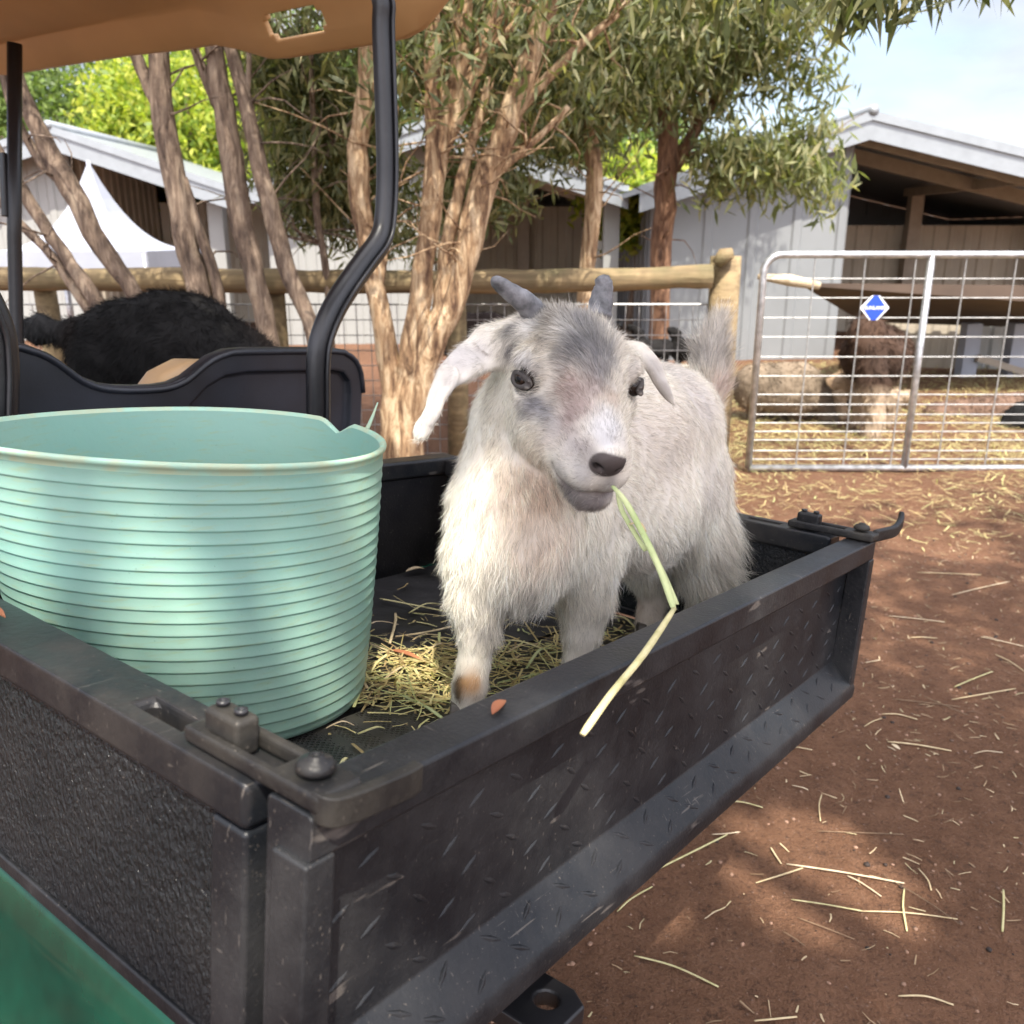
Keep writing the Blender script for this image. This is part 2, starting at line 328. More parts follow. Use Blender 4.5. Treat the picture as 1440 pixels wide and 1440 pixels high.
def put_crown(name, blobs, m, parent, rng, keep=None, **k):
    C, V, F = crown_mesh(blobs, rng, **k)
    if keep is not None:
        ok = keep(C); V = V.reshape(-1, 4, 3)[ok].reshape(-1, 3); F = np.arange(len(V)).reshape(-1, 4)
    o = put(name, V, F, m, parent); rnd_attr(o.data, np.repeat(rng.uniform(0, 1, len(F)), 4)); return o
def limb(mb, pts, Y, wob=.06, n=9, sm=4):
    """pts: (px,py,radius px) drawn at world distance Y (or (px,py,r,Y)) -> tapered limb"""
    P = []; r = []
    for q in pts:
        yy = q[3] if len(q) > 3 else Y
        P.append(at(q[0], q[1], yy)); r.append(q[2] * yy * .90 / FPX)
    P2 = smooth_path(P, sm); r2 = np.interp(np.linspace(0, len(P) - 1, len(P2)), range(len(P)), r)
    P2 = [p + np.array([random.uniform(-1, 1), random.uniform(-1, 1), 0]) * rr * .13 for p, rr in zip(P2, r2)]
    mb.tube(P2, list(r2), n=n, wob=wob, cap=True); return P2
def twigs(mb, starts, n, rng, ln=(.25, .6), r=.006, up=.3, spread=1.0):
    for i in range(n):
        p = np.array(starts[rng.integers(len(starts))]); d = rng.normal(size=3) * spread; d[2] = abs(d[2]) * .5 + up; d = nrm(d); l = rng.uniform(*ln); P = [p]
        for k in range(4): d = nrm(d + rng.normal(size=3) * .25 + np.array([0, 0, -.08])); P.append(P[-1] + d * l / 4)
        mb.tube(P, [r, r * .85, r * .65, r * .45, r * .25], n=5)

# ------------------------------------------------------------------ sheds
def wall_sheet(mb, P0, P1, z0, zf, pitch=.2, rib=.018, out=(0, -1, 0)):
    """ribbed steel wall from P0 to P1 (xy); zf(s) top height at s in 0..1"""
    P0 = np.array([*P0, 0.0]); P1 = np.array([*P1, 0.0]); out = nrm(out); d = P1 - P0; L_ = np.linalg.norm(d); n = max(2, int(L_ / pitch))
    prof = []
    for i in range(n):
        a = i / n; w = .055 / L_
        prof += [(a, 0), (a + 1 / n - 2 * w, 0), (a + 1 / n - 1.6 * w, rib), (a + 1 / n - .4 * w, rib)]
    prof.append((1, 0)); V = []; F = []
    for a, o_ in prof:
        p = P0 + d * a + out * o_; V += [p + np.array([0, 0, z0]), p + np.array([0, 0, zf(a)])]
    for i in range(len(prof) - 1): F.append([2 * i, 2 * i + 2, 2 * i + 3, 2 * i + 1])
    k = len(V); V += [p + out * -.03 for p in (P0 + [0, 0, z0], P1 + [0, 0, z0], P1 + [0, 0, zf(1)], P0 + [0, 0, zf(0)])]; F += [[k + 3, k + 2, k + 1, k]]
    mb.add(V, F)
def shed(label, Y, apx, lx, rx, depth, wl=None, wr=None, wallm='wallG', bay='right', fas=.26, backd=2.6, group='steel sheds behind the fence', oh=.35, pitch=.2):
    """gable-fronted animal shed: apex/left eave/right eave pixels at distance Y; one half closed, the other an open bay"""
    A_ = at(*apx, Y); Lp = at(*lx, Y); Rp = at(*rx, Y); r = thing('shed', (A_[0], Y, 0), label, 'shed', group)
    xl, zl, xa, za, xr, zr = Lp[0], Lp[2], A_[0], A_[2], Rp[0], Rp[2]; yf = Y + oh; yb = Y + depth
    xwl = xl + .15 if wl is None else at(wl, 400, Y)[0]; xwr = xr - .15 if wr is None else at(wr, 400, Y)[0]
    zt = lambda x: (za + (zl - za) * (xa - x) / (xa - xl) if x < xa else za + (zr - za) * (x - xa) / (xr - xa))
    mb = MB()
    for (x0, z0, x1, z1) in ((xa, za, xl, zl), (xa, za, xr, zr)):
        mb.add([(x0, Y, z0), (x1, Y, z1), (x1, yb, z1), (x0, yb, z0), (x0, Y, z0 - .06), (x1, Y, z1 - .06), (x1, yb, z1 - .06), (x0, yb, z0 - .06)], [[0, 1, 2, 3], [4, 7, 6, 5], [0, 4, 5, 1], [1, 5, 6, 2], [2, 6, 7, 3], [3, 7, 4, 0]])
    ro = fixn(mb.put('roof', M['trim'], r))
    mb = MB()      # barge flashing in two steps
    for (x1, z1) in ((xl, zl), (xr, zr)):
        for (dy, h0, h1) in ((-.05, -.01, .07), (-.025, .07, fas)):
            mb.add([(xa, Y + dy, za - h0), (x1, Y + dy, z1 - h0), (x1, Y + dy, z1 - h1), (xa, Y + dy, za - h1), (xa, Y - .002, za - h0), (x1, Y - .002, z1 - h0), (x1, Y - .002, z1 - h1), (xa, Y - .002, za - h1)],
                   [[0, 1, 2, 3], [7, 6, 5, 4], [0, 4, 5, 1], [3, 2, 6, 7], [0, 3, 7, 4], [1, 5, 6, 2]])
    fixn(mb.put('barge_flashing', M['trim'], ro))
    mb = MB().tube([(xa, Y - .06, za + .015), (xa, yb, za + .015)], .05, n=10); mb.put('ridge_cap', M['trim'], ro, smooth=True)
    zc = lambda x: zt(x) - .065
    w = MB()
    closed = (xwl, xa) if bay == 'right' else (xa, xwr)
    if bay == 'none': closed = (xwl, xwr)
    if bay == 'none':
        wall_sheet(w, (xwl, yf), (xa, yf), 0, lambda s: zc(xwl + (xa - xwl) * s), pitch); wall_sheet(w, (xa, yf), (xwr, yf), 0, lambda s: zc(xa + (xwr - xa) * s), pitch)
    else: wall_sheet(w, (closed[0], yf), (closed[1], yf), 0, lambda s: zc(closed[0] + (closed[1] - closed[0]) * s), pitch)
    w.put('front_wall', M[wallm], r)
    w = MB(); wall_sheet(w, (xwl, yb), (xwl, yf), 0, lambda s: zc(xwl), pitch, out=(-1, 0, 0)); w.put('side_wall', M[wallm], r)
    w = MB(); wall_sheet(w, (xwr, yf + (2.4 if bay == 'right' else 0)), (xwr, yb), 0, lambda s: zc(xwr), pitch, out=(1, 0, 0)); w.put('side_wall', M[wallm], r)
    w = MB(); wall_sheet(w, (xwr, yb - .05), (xwl, yb - .05), 0, lambda s: zc(xwr + (xwl - xwr) * s) if abs(zc(xwr)) else 0, pitch, out=(0, 1, 0)); w.put('back_wall', M[wallm], r)
    if bay != 'none':
        o0, o1 = (xa, xwr) if bay == 'right' else (xwl, xa)
        w = MB(); wall_sheet(w, (o0 + .05, yf + backd), (o1 - .05, yf + backd), 0, lambda s: min(zc(o0 + .05), zc(o1 - .05)) - .12, .2); w.put('inner_wall', M['inner'], r)
        w = MB(); wall_sheet(w, (xa + .02 if bay == 'right' else xa - .02, yf + .1), (xa + .02 if bay == 'right' else xa - .02, yf + backd), 0, lambda s: zc(xa) - .2, .2, out=(1 if bay == 'right' else -1, 0, 0)); w.put('partition', M['inner'], r)
        xe = xwr if bay == 'right' else xwl
        w = MB().box(xe - .09, xe + .09, yf - .05, yf + .13, 0, zc(xe) - .02); w.put('corner_post', M[wallm], r, bevel=.006)
        w = MB(); zb = zc(xe) - .14
        for yy in (yf + .05, yf + 1.2): w.beam((xa, yy, zc(xa) - .10), (xe, yy, zb + .03), .08, .14)
        w.beam((xa + (xe - xa) * .5, yf, zc(xa + (xe - xa) * .5) - .1), (xa + (xe - xa) * .5, yf + backd, zc(xa + (xe - xa) * .5) - .1), .09, .1)
        w.box(xa + (xe - xa) * .52 - .08, xa + (xe - xa) * .52 + .08, yf + backd - .2, yf + backd - .05, 0, zc(xa + (xe - xa) * .52) - .12)
        w.put('frame_beam', M['beam'], r)
    return r
shed('large grey steel shed behind the wire gate, open shaded bay on the right', 9.2, (1226, 158), (900, 262), (1760, 290), 6.0, wl=945, wallm='wallG', fas=.24, backd=3.0, pitch=.36)
shed('steel shed behind the white marquee, white roof edge and dark open bay', 11.0, (70, 178), (-185, 258), (322, 262), 4.5, wr=300, wallm='wallL', fas=.25)
shed('steel shed half hidden by the middle gum trees, with a dull brown open bay', 10.6, (602, 168), (330, 262), (884, 262), 4.5, wr=862, wl=372, wallm='wallL', fas=.24)
shed('small distant pale shed glimpsed through the gap right of the brown bay', 15.0, (900, 296), (840, 312), (975, 314), 3, wallm='wallL', bay='none', fas=.15)
# low shade roof in the pen beyond the gate
r = thing('pen_shelter', at(1300, 500, 8.0), 'low brown roofed pen shelter with white posts beyond the wire gate', 'shelter')
p0 = at(1128, 398, 7.2); p1 = at(1560, 402, 7.2); p2 = at(1560, 440, 8.8); p3 = at(1215, 432, 8.8)
mb = MB().add([p0, p1 + [0, 0, .0], p2, p3, p0 - [0, 0, .02], p1 - [0, 0, .16], p2 - [0, 0, .16], p3 - [0, 0, .14]], [[0, 3, 2, 1], [4, 5, 6, 7], [0, 1, 5, 4], [1, 2, 6, 5], [2, 3, 7, 6], [3, 0, 4, 7]])
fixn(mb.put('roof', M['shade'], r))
q0 = at(1120, 392, 7.19); q1 = at(1148, 402, 7.19)
MB().tube([at(1066, 389, 7.1), at(1110, 394, 7.12), at(1152, 402, 7.14)], [.02, .045, .03], n=8).put('rolled_canvas', M['strawp'], r, smooth=True)
for px in (1366, 1432):
    a = at(px, 462, 8.4); mb = MB().box(a[0] - .07, a[0] + .07, 8.33, 8.47, 0, a[2] + .05); mb.put('post', M['white'], r, bevel=.005)
mb = MB(); a = at(1374, 503, 8.3); b = at(1445, 525, 8.3); mb.beam(a, b, .05, .06); mb.put('rail', M['beam'], r)
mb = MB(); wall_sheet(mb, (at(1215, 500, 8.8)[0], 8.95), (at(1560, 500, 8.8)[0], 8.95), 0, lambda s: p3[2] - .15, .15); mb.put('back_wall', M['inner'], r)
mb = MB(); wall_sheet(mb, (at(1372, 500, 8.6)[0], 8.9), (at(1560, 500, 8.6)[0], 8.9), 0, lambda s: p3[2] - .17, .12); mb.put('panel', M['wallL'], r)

# ------------------------------------------------------------------ white marquee
c0 = at(132, 400, 8.2); hw = .68; base_z = at(150, 352, 8.2)[2]; pk = at(134, 230, 8.2)
r = thing('marquee', (c0[0], 8.2 + hw, 0), 'small white peaked marquee in front of the left shed', 'marquee')
V = []; F = []; n = 12
cc0 = np.array([c0[0], 8.2 + hw * .3, 0])
for i in range(n + 1):
    s = i / n; k = 1 - s; h = (1 - s) ** 2.7 if s < 1 else 0
    z = base_z + (pk[2] - base_z) * h
    rr = hw * (.02 + .98 * s)
    for q in range(16):
        th = math.pi / 4 + q * math.pi / 8; m_ = 1 / max(abs(math.cos(th)), abs(math.sin(th)))
        V.append((c0[0] + rr * m_ * math.cos(th), cc0[1] + rr * m_ * math.sin(th), z))
b = len(V); V += [(x, y, z - .16) for (x, y, z) in V[-16:]]
for i in range(n + 1): F += [[i * 16 + q, i * 16 + (q + 1) % 16, (i + 1) * 16 + (q + 1) % 16, (i + 1) * 16 + q] for q in range(16)]
o = fixn(put('canopy', V, F, M['white'], r)); sm = o.modifiers.new('t', 'SOLIDIFY'); sm.thickness = .006
for sx in (-1, 1):
    for sy in (-1, 1):
        MB().tube([(c0[0] + sx * hw * .96, cc0[1] + sy * hw * .96, 0), (c0[0] + sx * hw * .96, cc0[1] + sy * hw * .96, base_z - .02)], .03, n=8).put('leg', M['galv'], r, smooth=True)
MB().tube([(c0[0], cc0[1], pk[2] - .1), (c0[0], cc0[1], pk[2] + .04)], .02, n=8).put('finial', M['white'], r, smooth=True)

# ------------------------------------------------------------------ post and rail fence with wire mesh
FY = 4.95
fr = thing('post_and_rail_fence', at(500, 690, FY) * [1, 1, 0], 'round timber post and rail fence backed with wire mesh behind the goat', 'fence')
zr0 = at(300, 393, FY)[2]
mb = MB()
P = [at(x, y, FY) + np.array([0, random.uniform(-.01, .01), 0]) for x, y in ((-320, 388), (0, 392), (250, 394), (480, 396), (700, 396), (860, 393), (1000, 388))]
mb.tube(smooth_path(P, 5), [.062 + random.uniform(-.005, .005) for _ in range(31)], n=14, wob=.05); mb.put('rail', M['log'], fr, smooth=True)
def fpost(px, top, rad, Y=FY + .1, hgt=None):
    p = at(px, top, Y); mb = MB(); mb.tube([(p[0], Y, -.05), (p[0] + .004, Y, p[2] * .5), (p[0], Y, p[2])], [rad, rad * .97, rad * .95], n=14, wob=.04); mb.put('post', M['log'], fr, smooth=True)
for px, top, rd in ((-260, 384, .07), (60, 386, .06), (298, 386, .065), (385, 410, .06), (640, 388, .06), (1021, 360, .085)): fpost(px, top, rd)
a = at(1005, 372, FY + .05); MB().tube([at(1008, 372, FY), at(1018, 359, FY), at(1030, 356, FY)], [.03, .04, .03], n=8, wob=.1).put('cut_branch', M['log'], fr, smooth=True)
mb = MB(); x0 = at(-300, 500, FY + .18)[0]; x1 = at(1015, 500, FY + .18)[0]; zt_ = at(600, 428, FY + .18)[2]; ym = FY + .18
hs = np.linspace(.04, zt_, 11)
for z in hs: mb.tube([(x0, ym, z), (x1, ym, z)], .0028 if z < zt_ - .01 else .005, n=5)
x = x0
while x < x1: mb.tube([(x, ym + .004, .02), (x, ym + .004, zt_)], .0025, n=5); x += .075
mb.put('wire_mesh', M['wire'], fr)

# ------------------------------------------------------------------ farm gate
GY = 4.87
gt = thing('farm_gate', at(1060, 660, GY), 'galvanised tube farm gate with wire mesh and a small blue diamond sign', 'gate')
xl = at(1074, 380, GY)[0]; zt = at(1200, 358, GY)[2]; zb = at(1200, 658, GY)[2]; xr = xl + 3.0; rt_ = .019
P = [(xl, GY, zb), (xl, GY, zt - .09)] + [(xl + .09 - .09 * math.cos(a), GY, zt - .09 + .09 * math.sin(a)) for a in np.linspace(.2, math.pi / 2, 6)] + [(xr - .1, GY, zt), (xr, GY, zt - .1), (xr, GY, zb), (xl, GY, zb)]
MB().tube(P, rt_, n=10).put('gate_frame', M['galv'], gt, smooth=True)
xm = at(1310, 362, GY)[0]; MB().tube([(xm, GY, zb), (xm, GY, zt)], rt_, n=10).put('centre_stile', M['galv'], gt, smooth=True)
mb = MB()
for py in (392, 419, 447, 474, 502, 529, 555, 569, 583, 595, 607, 619, 634, 646): z = at(1200, py, GY)[2]; mb.tube([(xl, GY + .005, z), (xr, GY + .005, z)], .0032, n=6)
x = xl + .262
while x < xr - .1:
    if abs(x - xm) > .06: mb.tube([(x, GY - .003, zb), (x, GY - .003, zt)], .0036, n=6)
    x += .262
mb.put('wire_infill', M['wire'], gt)
# diamond sign
t = NT('sign_blue'); M['sblue'] = t.set(color=(.02, .07, .42), rough=.35); t = NT('sign_white'); M['swhite'] = t.set(color=(.8, .82, .85), rough=.4)
sc_ = at(1230, 433, GY - .03); sg = thing('diamond_sign', sc_, 'small blue and white diamond maker plate wired to the gate', 'sign')
def dia(w, h, y0, y1, cx, cz, ch=.25):
    p = [(w, -h * ch * .2), (w, h * ch * .2), (w * ch, h), (-w * ch, h), (-w, h * ch * .2), (-w, -h * ch * .2), (-w * ch, -h), (w * ch, -h)]
    return MB().prism(p, lambda a, b, q: (cx + a, q, cz + b), y0, y1)
fixn(dia(.074, .063, GY - .03, GY - .026, sc_[0], sc_[2], .28).put('plate', M['swhite'], sg)); fixn(dia(.060, .063, GY - .033, GY - .0302, sc_[0], sc_[2], .18).put('blue_panel', M['sblue'], sg))
tcv = bpy.data.curves.new('lettering', 'FONT'); tcv.body = 'SUNLAND'; tcv.size = .024; tcv.align_x = 'CENTER'; tcv.align_y = 'CENTER'; tcv.extrude = .0006; tcv.offset = .0006
to = bpy.data.objects.new('lettering', tcv); scene.collection.objects.link(to); dg = bpy.context.evaluated_depsgraph_get(); dg.update(); me = bpy.data.meshes.new_from_object(to.evaluated_get(dg)); bpy.data.objects.remove(to)
me.materials.clear(); me.materials.append(M['swhite']); lo = bpy.data.objects.new('lettering', me); scene.collection.objects.link(lo); lo.parent = sg; lo.location = (0, -.0045, 0); lo.rotation_euler = (R_(90), 0, 0)

# ------------------------------------------------------------------ trees
def tree(label, cat, group, stems, Y, barkm, blobs, leafm, seed, ntw=0, base=None, ll=(.07, .11), keep=None, wr=.19, name='gum_tree', over=(), **k):
    rng = np.random.default_rng(seed); mb = MB(); P = []
    for s in stems: P += limb(mb, s, Y)
    if ntw: twigs(mb, [p for p in P if p[2] > 1.1], ntw, rng)
    b0 = base if base is not None else at(stems[0][0][0], stems[0][0][1], Y); r = thing(name, (b0[0], b0[1], 0), label, cat, group)
    mb.put('trunk', M[barkm], r, smooth=True)
    if blobs:
        bl = []
        for b in blobs:
            px, py, yy, rp, n = b[:5]; asp = b[5] if len(b) > 5 else .8
            rr = rp * yy / FPX; bl.append((at(px, py, yy), (rr, rr, rr * asp), n))
        bl += over  # unseen leaf clusters added high up to shade trunks and shed wall
        put_crown('crown', bl, M[leafm], r, rng, ll=ll, keep=keep, wr=wr, **k)
    return r
G = 'gum trees along the fence'
tree('multi stemmed gum with peeling orange bark right of the cart strut', 'tree', G,
     [[(560, 705, 34), (572, 610, 30), (592, 520, 25), (638, 410, 22), (678, 270, 21), (722, 150, 18), (768, 10, 15), (800, -130, 11)],
      [(548, 700, 24), (560, 600, 22), (582, 480, 19), (601, 340, 16), (622, 190, 15), (650, 60, 12), (662, -100, 9)],
      [(540, 700, 20), (552, 600, 18), (545, 500, 17), (520, 360, 15), (503, 235, 16), (514, 120, 13), (520, -60, 9)],
      [(600, 350, 13), (610, 180, 14), (608, 60, 12), (604, -60, 9)],
      [(622, 215, 11), (660, 120, 12), (698, 20, 11), (735, -90, 8)],
      [(530, 430, 9), (541, 300, 9), (536, 180, 9), (528, 60, 7)],
      [(600, 560, 12), (618, 440, 12), (632, 330, 11), (655, 230, 8), (690, 110, 6)],
      [(700, 190, 8), (760, 120, 8), (820, 60, 6), (870, 20, 4)],
      [(680, 260, 6), (760, 190, 5), (800, 150, 4)], [(650, 90, 7), (690, 70, 6), (745, 10, 5)]],
     4.35, 'barkc', [(700, 60, 4.9, 120, 2800), (570, 40, 5.0, 110, 1300), (450, 190, 5.3, 105, 4200), (560, 300, 5.5, 70, 1100), (690, 250, 5.6, 60, 1600), (620, -120, 4.6, 300, 9000), (455, 290, 5.4, 55, 1300), (400, 110, 5.2, 60, 1800)],
     'lf', 3, ntw=110, gap=.3, over=[((-.2, 2.8, 4.1), (.9, .8, .5), 1500), ((.5, 3.0, 4.6), (.7, .6, .5), 700)])
tree('tall straight gum second from the left strut, forked near the cart roof', 'tree', G,
     [[(312, 708, 22), (300, 560, 19), (283, 430, 17), (260, 330, 18), (236, 200, 17), (222, 80, 15), (212, -60, 12), (205, -220, 8)],
      [(232, 175, 9), (205, 110, 10), (180, 50, 8), (160, -40, 5)], [(315, 700, 12), (322, 560, 10), (306, 410, 9), (282, 330, 8), (258, 250, 6)]],
     4.4, 'barkg', [(230, -330, 4.5, 300, 5000)], 'lf', 5, ntw=16, over=[((-1.7, 2.8, 3.9), (.9, .8, .5), 2600)])
tree('pair of leaning brown gum stems between the roof and the black goat', 'tree', G,
     [[(400, 705, 20), (388, 560, 17), (368, 430, 15), (342, 320, 17), (320, 180, 16), (300, 60, 13), (288, -80, 9), (280, -240, 6)],
      [(306, 150, 8), (290, 110, 8), (270, 60, 6), (250, -20, 4)], [(470, 690, 15), (452, 540, 13), (434, 450, 12), (400, 370, 14), (370, 255, 13), (346, 150, 11), (318, 40, 9), (300, -120, 6)],
      [(346, 160, 5), (350, 90, 4), (345, 20, 3)]],
     4.4, 'barkg', [(380, -300, 4.7, 280, 5000)], 'lf', 6, ntw=22, over=[((-1.0, 2.8, 4.2), (.8, .7, .5), 1500)])
tree('gum leaning left with crossing stems at the left strut', 'tree', G,
     [[(255, 700, 16), (222, 520, 13), (190, 415, 12), (142, 345, 15), (100, 265, 16), (58, 190, 13), (20, 105, 11), (-25, -20, 8)],
      [(210, 700, 15), (175, 520, 12), (135, 425, 12), (88, 355, 10), (28, 262, 9), (-40, 150, 7)], [(100, 265, 8), (60, 230, 7), (20, 160, 6), (0, 90, 5)],
      [(150, 480, 8), (80, 370, 7), (15, 300, 6), (-60, 220, 5)]],
     4.3, 'barkg', [(-60, -260, 4.5, 260, 4000)], 'lf', 7, ntw=12, over=[((-2.8, 2.8, 3.9), (1.0, .9, .5), 2400)])
tree('thin grey sapling in front of the foliage left of the cart strut', 'tree', G,
     [[(480, 700, 7), (462, 420, 5.5), (446, 300, 5.5), (441, 180, 4.5), (436, 60, 3)], [(446, 250, 3.5), (470, 200, 2.5), (500, 165, 1.5)], [(452, 340, 3), (400, 330, 2), (370, 290, 1.5)]],
     4.9, 'barkg', [(430, 230, 5.0, 70, 900)], 'lf', 8, ntw=26)
tree('slim pale gum rising behind the rail above the goat horns', 'tree', G,
     [[(822, 560, 14), (823, 400, 12), (836, 270, 13), (828, 160, 12), (812, 60, 10), (800, -60, 8)], [(828, 160, 7), (850, 90, 6), (880, 20, 5)], [(815, 90, 6), (770, 40, 5), (740, -20, 4)]],
     5.8, 'barkc', [(815, 150, 5.9, 95, 2900), (780, 50, 5.7, 130, 3800), (870, 30, 5.8, 120, 3600), (820, -120, 5.6, 220, 6000), (750, 150, 6.0, 50, 1000)], 'lf', 9, ntw=50, gap=.2)
tree('red brown gum with drooping pale foliage in front of the large shed', 'tree', G,
     [[(925, 570, 17), (930, 400, 15), (934, 290, 17), (941, 190, 15), (932, 90, 14), (925, -30, 11)], [(940, 250, 10), (968, 200, 10), (992, 160, 8), (1040, 110, 5), (1100, 80, 3)],
      [(960, 225, 5), (1030, 200, 4), (1100, 205, 3), (1150, 215, 2)], [(935, 110, 7), (990, 50, 6), (1060, 10, 5)]],
     6.5, 'barkd', [(925, 60, 6.5, 125, 3200, .9), (1010, 100, 6.4, 70, 1000), (1000, 0, 6.4, 130, 2600), (1060, 228, 6.3, 62, 1000, .6), (1130, 225, 6.2, 52, 620, .9), (1010, 240, 6.4, 40, 360), (1105, 90, 6.3, 42, 300, 1.3), (1150, 110, 6.2, 30, 150, 1.7), (1110, 10, 6.2, 70, 700), (1155, 265, 6.2, 24, 110, 1.3), (920, -150, 6.4, 260, 5000)],
     'lfl', 10, ntw=60, ll=(.09, .14), gap=.1, over=[((2.2, 8.0, 4.3), (.9, .7, .6), 3800), ((1.9, 7.5, 4.2), (.7, .5, .5), 2600)])
# bright trees beyond the sheds
GB = 'bright green trees beyond the sheds'
for i, (lab, px, py, Y, rp, n, m_) in enumerate([
        ('broad bright green tree beyond the marquee shed', 95, 150, 17, 150, 9000, 'lfg'), ('yellow green tree behind the tall straight gum', 265, 190, 15.5, 100, 7000, 'lfy'), ('light green tree behind the pair of leaning stems', 390, 150, 18, 110, 6000, 'lfg'),
        ('tall green tree standing behind the half hidden shed', 640, 130, 18, 150, 7000, 'lfg'), ('yellow green bush filling the gap left of the large shed', 898, 282, 12.0, 46, 2600, 'lfy'), ('dull green tree seen between the two right hand gums', 850, 170, 19, 110, 4500, 'lfg'), ('green tree past the left edge of the marquee shed', -150, 130, 18, 150, 5000, 'lfg')]):
    rr = rp * Y / FPX; p = at(px, py, Y); r = thing('background_tree', (p[0], Y, 0), lab, 'tree', GB); rng = np.random.default_rng(40 + i)
    mb = MB(); mb.tube([(p[0], Y, 0), (p[0] + .1, Y, p[2] * .5), (p[0], Y, p[2])], [.16, .12, .06], n=8)
    for k in range(5): q = p + rng.normal(size=3) * rr * .4; mb.tube([(p[0] + .1, Y, p[2] * .5), (p + q) / 2 - [0, 0, .1], q], [.07, .05, .02], n=6)
    mb.put('trunk', M['barkg'], r, smooth=True)
    put_crown('crown', [(p, (rr * 1.15, rr, rr), int(n * 1.5)), (p + [rr * .5, 0, -rr * .5], (rr * .7, rr * .6, rr * .6), n // 2), (p + [-rr * .6, 0, rr * .2], (rr * .6,) * 3, n // 2)], M[m_], r, rng, ll=(.10, .17), wr=.42, droop=.4, cl=.16)
# the big gum that shades the cart, trunk behind the viewer
rng = np.random.default_rng(77)
tg = [c2w(.16, .42, .02), c2w(.44, .46, .03), c2w(0, .15, -.1), c2w(0, .32, -.12), c2w(.34, .38, -.10), c2w(.72, 0, -.1), c2w(.3, 0, -.12), c2w(.60, .42, -.2), gnd(1130, 1230), gnd(1010, 1030), gnd(1330, 760), gnd(1100, 800), c2w(.05, .6, .05)]
tr = [.08, .09, .20, .12, .07, .13, .11, .12, .22, .13, .24, .20, .12]
def keep(C):  # gaps shaped into the crown along the sun direction, to land sun spots
    ok = np.ones(len(C), bool)
    for p, r0 in zip(tg, tr):
        d = C - p; s = (d @ SUN)[:, None]; dist = np.linalg.norm(d - s * SUN, axis=1); ok &= ~(dist < r0)
    return ok
r = thing('shade_tree', (3.4, -4.4, 0), 'large gum whose drooping leaves hang in at the top right corner', 'tree')
mb = MB(); mb.tube(smooth_path([(3.4, -4.4, 0), (3.3, -4.3, 1.5), (3.0, -4.0, 3.2), (2.4, -3.4, 4.8), (1.9, -2.8, 6)], 4), [.26, .24, .23, .23, .22, .21, .2, .2, .19, .18, .17, .15, .14, .13, .11, .10, .08], n=12, wob=.04)
for e in ((-.8, -1.6, 5.2), (.6, -1.0, 5.4), (3.8, -.4, 5.2), (1.2, .5, 4.6), (-1.5, -2.6, 5.6), (2.6, -.2, 4.9)):
    mb.tube(smooth_path([(2.75, -3.75, 4.0), ((2.75 + e[0]) / 2, (-3.75 + e[1]) / 2, 5.1), e], 4), [.10, .09, .08, .06, .055, .045, .035, .03, .015], n=8)
hang = [[(1.2, .5, 4.6), (1.35, 1.3, 3.4), (1.15, 2.0, 2.35), (.95, 2.35, 2.02)], [(1.35, 1.3, 3.4), (1.5, 2.0, 2.5), (1.35, 2.45, 2.02)], [(1.15, 2.0, 2.35), (.75, 2.3, 2.1), (.6, 2.5, 2.0)]]
for h in hang: mb.tube(smooth_path(h, 4), list(np.linspace(.03, .004, len(h) * 4 - 3)), n=6)
mb.put('trunk', M['barkg'], r, smooth=True)
put_crown('crown', [((.2, -1.9, 5.2), (2.0, 1.5, .9), 7200), ((2.0, -1.3, 5.1), (1.8, 1.6, .8), 5600), ((3.1, .1, 5.0), (1.4, .9, .6), 1300), ((-1.4, -1.6, 5.3), (1.2, 1.2, .7), 2300), ((-.9, .9, 4.7), (1.1, .8, .5), 1500), (c2w(.42, .12, .2) + SUN * 5.2, (.55, .5, .45), 2200), (c2w(.85, .3, .05) + SUN * 5.2, (.6, .5, .35), 800)], M['lf'], r, rng, keep=keep, ll=(.16, .26), wr=.28, clump=6, cl=.14)  # last clusters are added out of view to keep sun off the goats
hb = [(at(x, y, Y), (a * Y / FPX, a * Y / FPX, b_ * Y / FPX), n) for x, y, Y, a, b_, n in ((1060, -22, 2.5, 60, 30, 80), (1180, -22, 2.4, 70, 32, 110), (1240, 0, 2.4, 45, 32, 60), (1290, -15, 2.35, 50, 26, 50), (1385, -24, 2.35, 36, 22, 34), (960, -30, 2.5, 70, 26, 150), (840, -50, 2.6, 80, 30, 120))]
put_crown('hanging_spray', hb, M['lf'], r, rng, ll=(.07, .12), wr=.2, clump=4, cl=.03, droop=1.2)
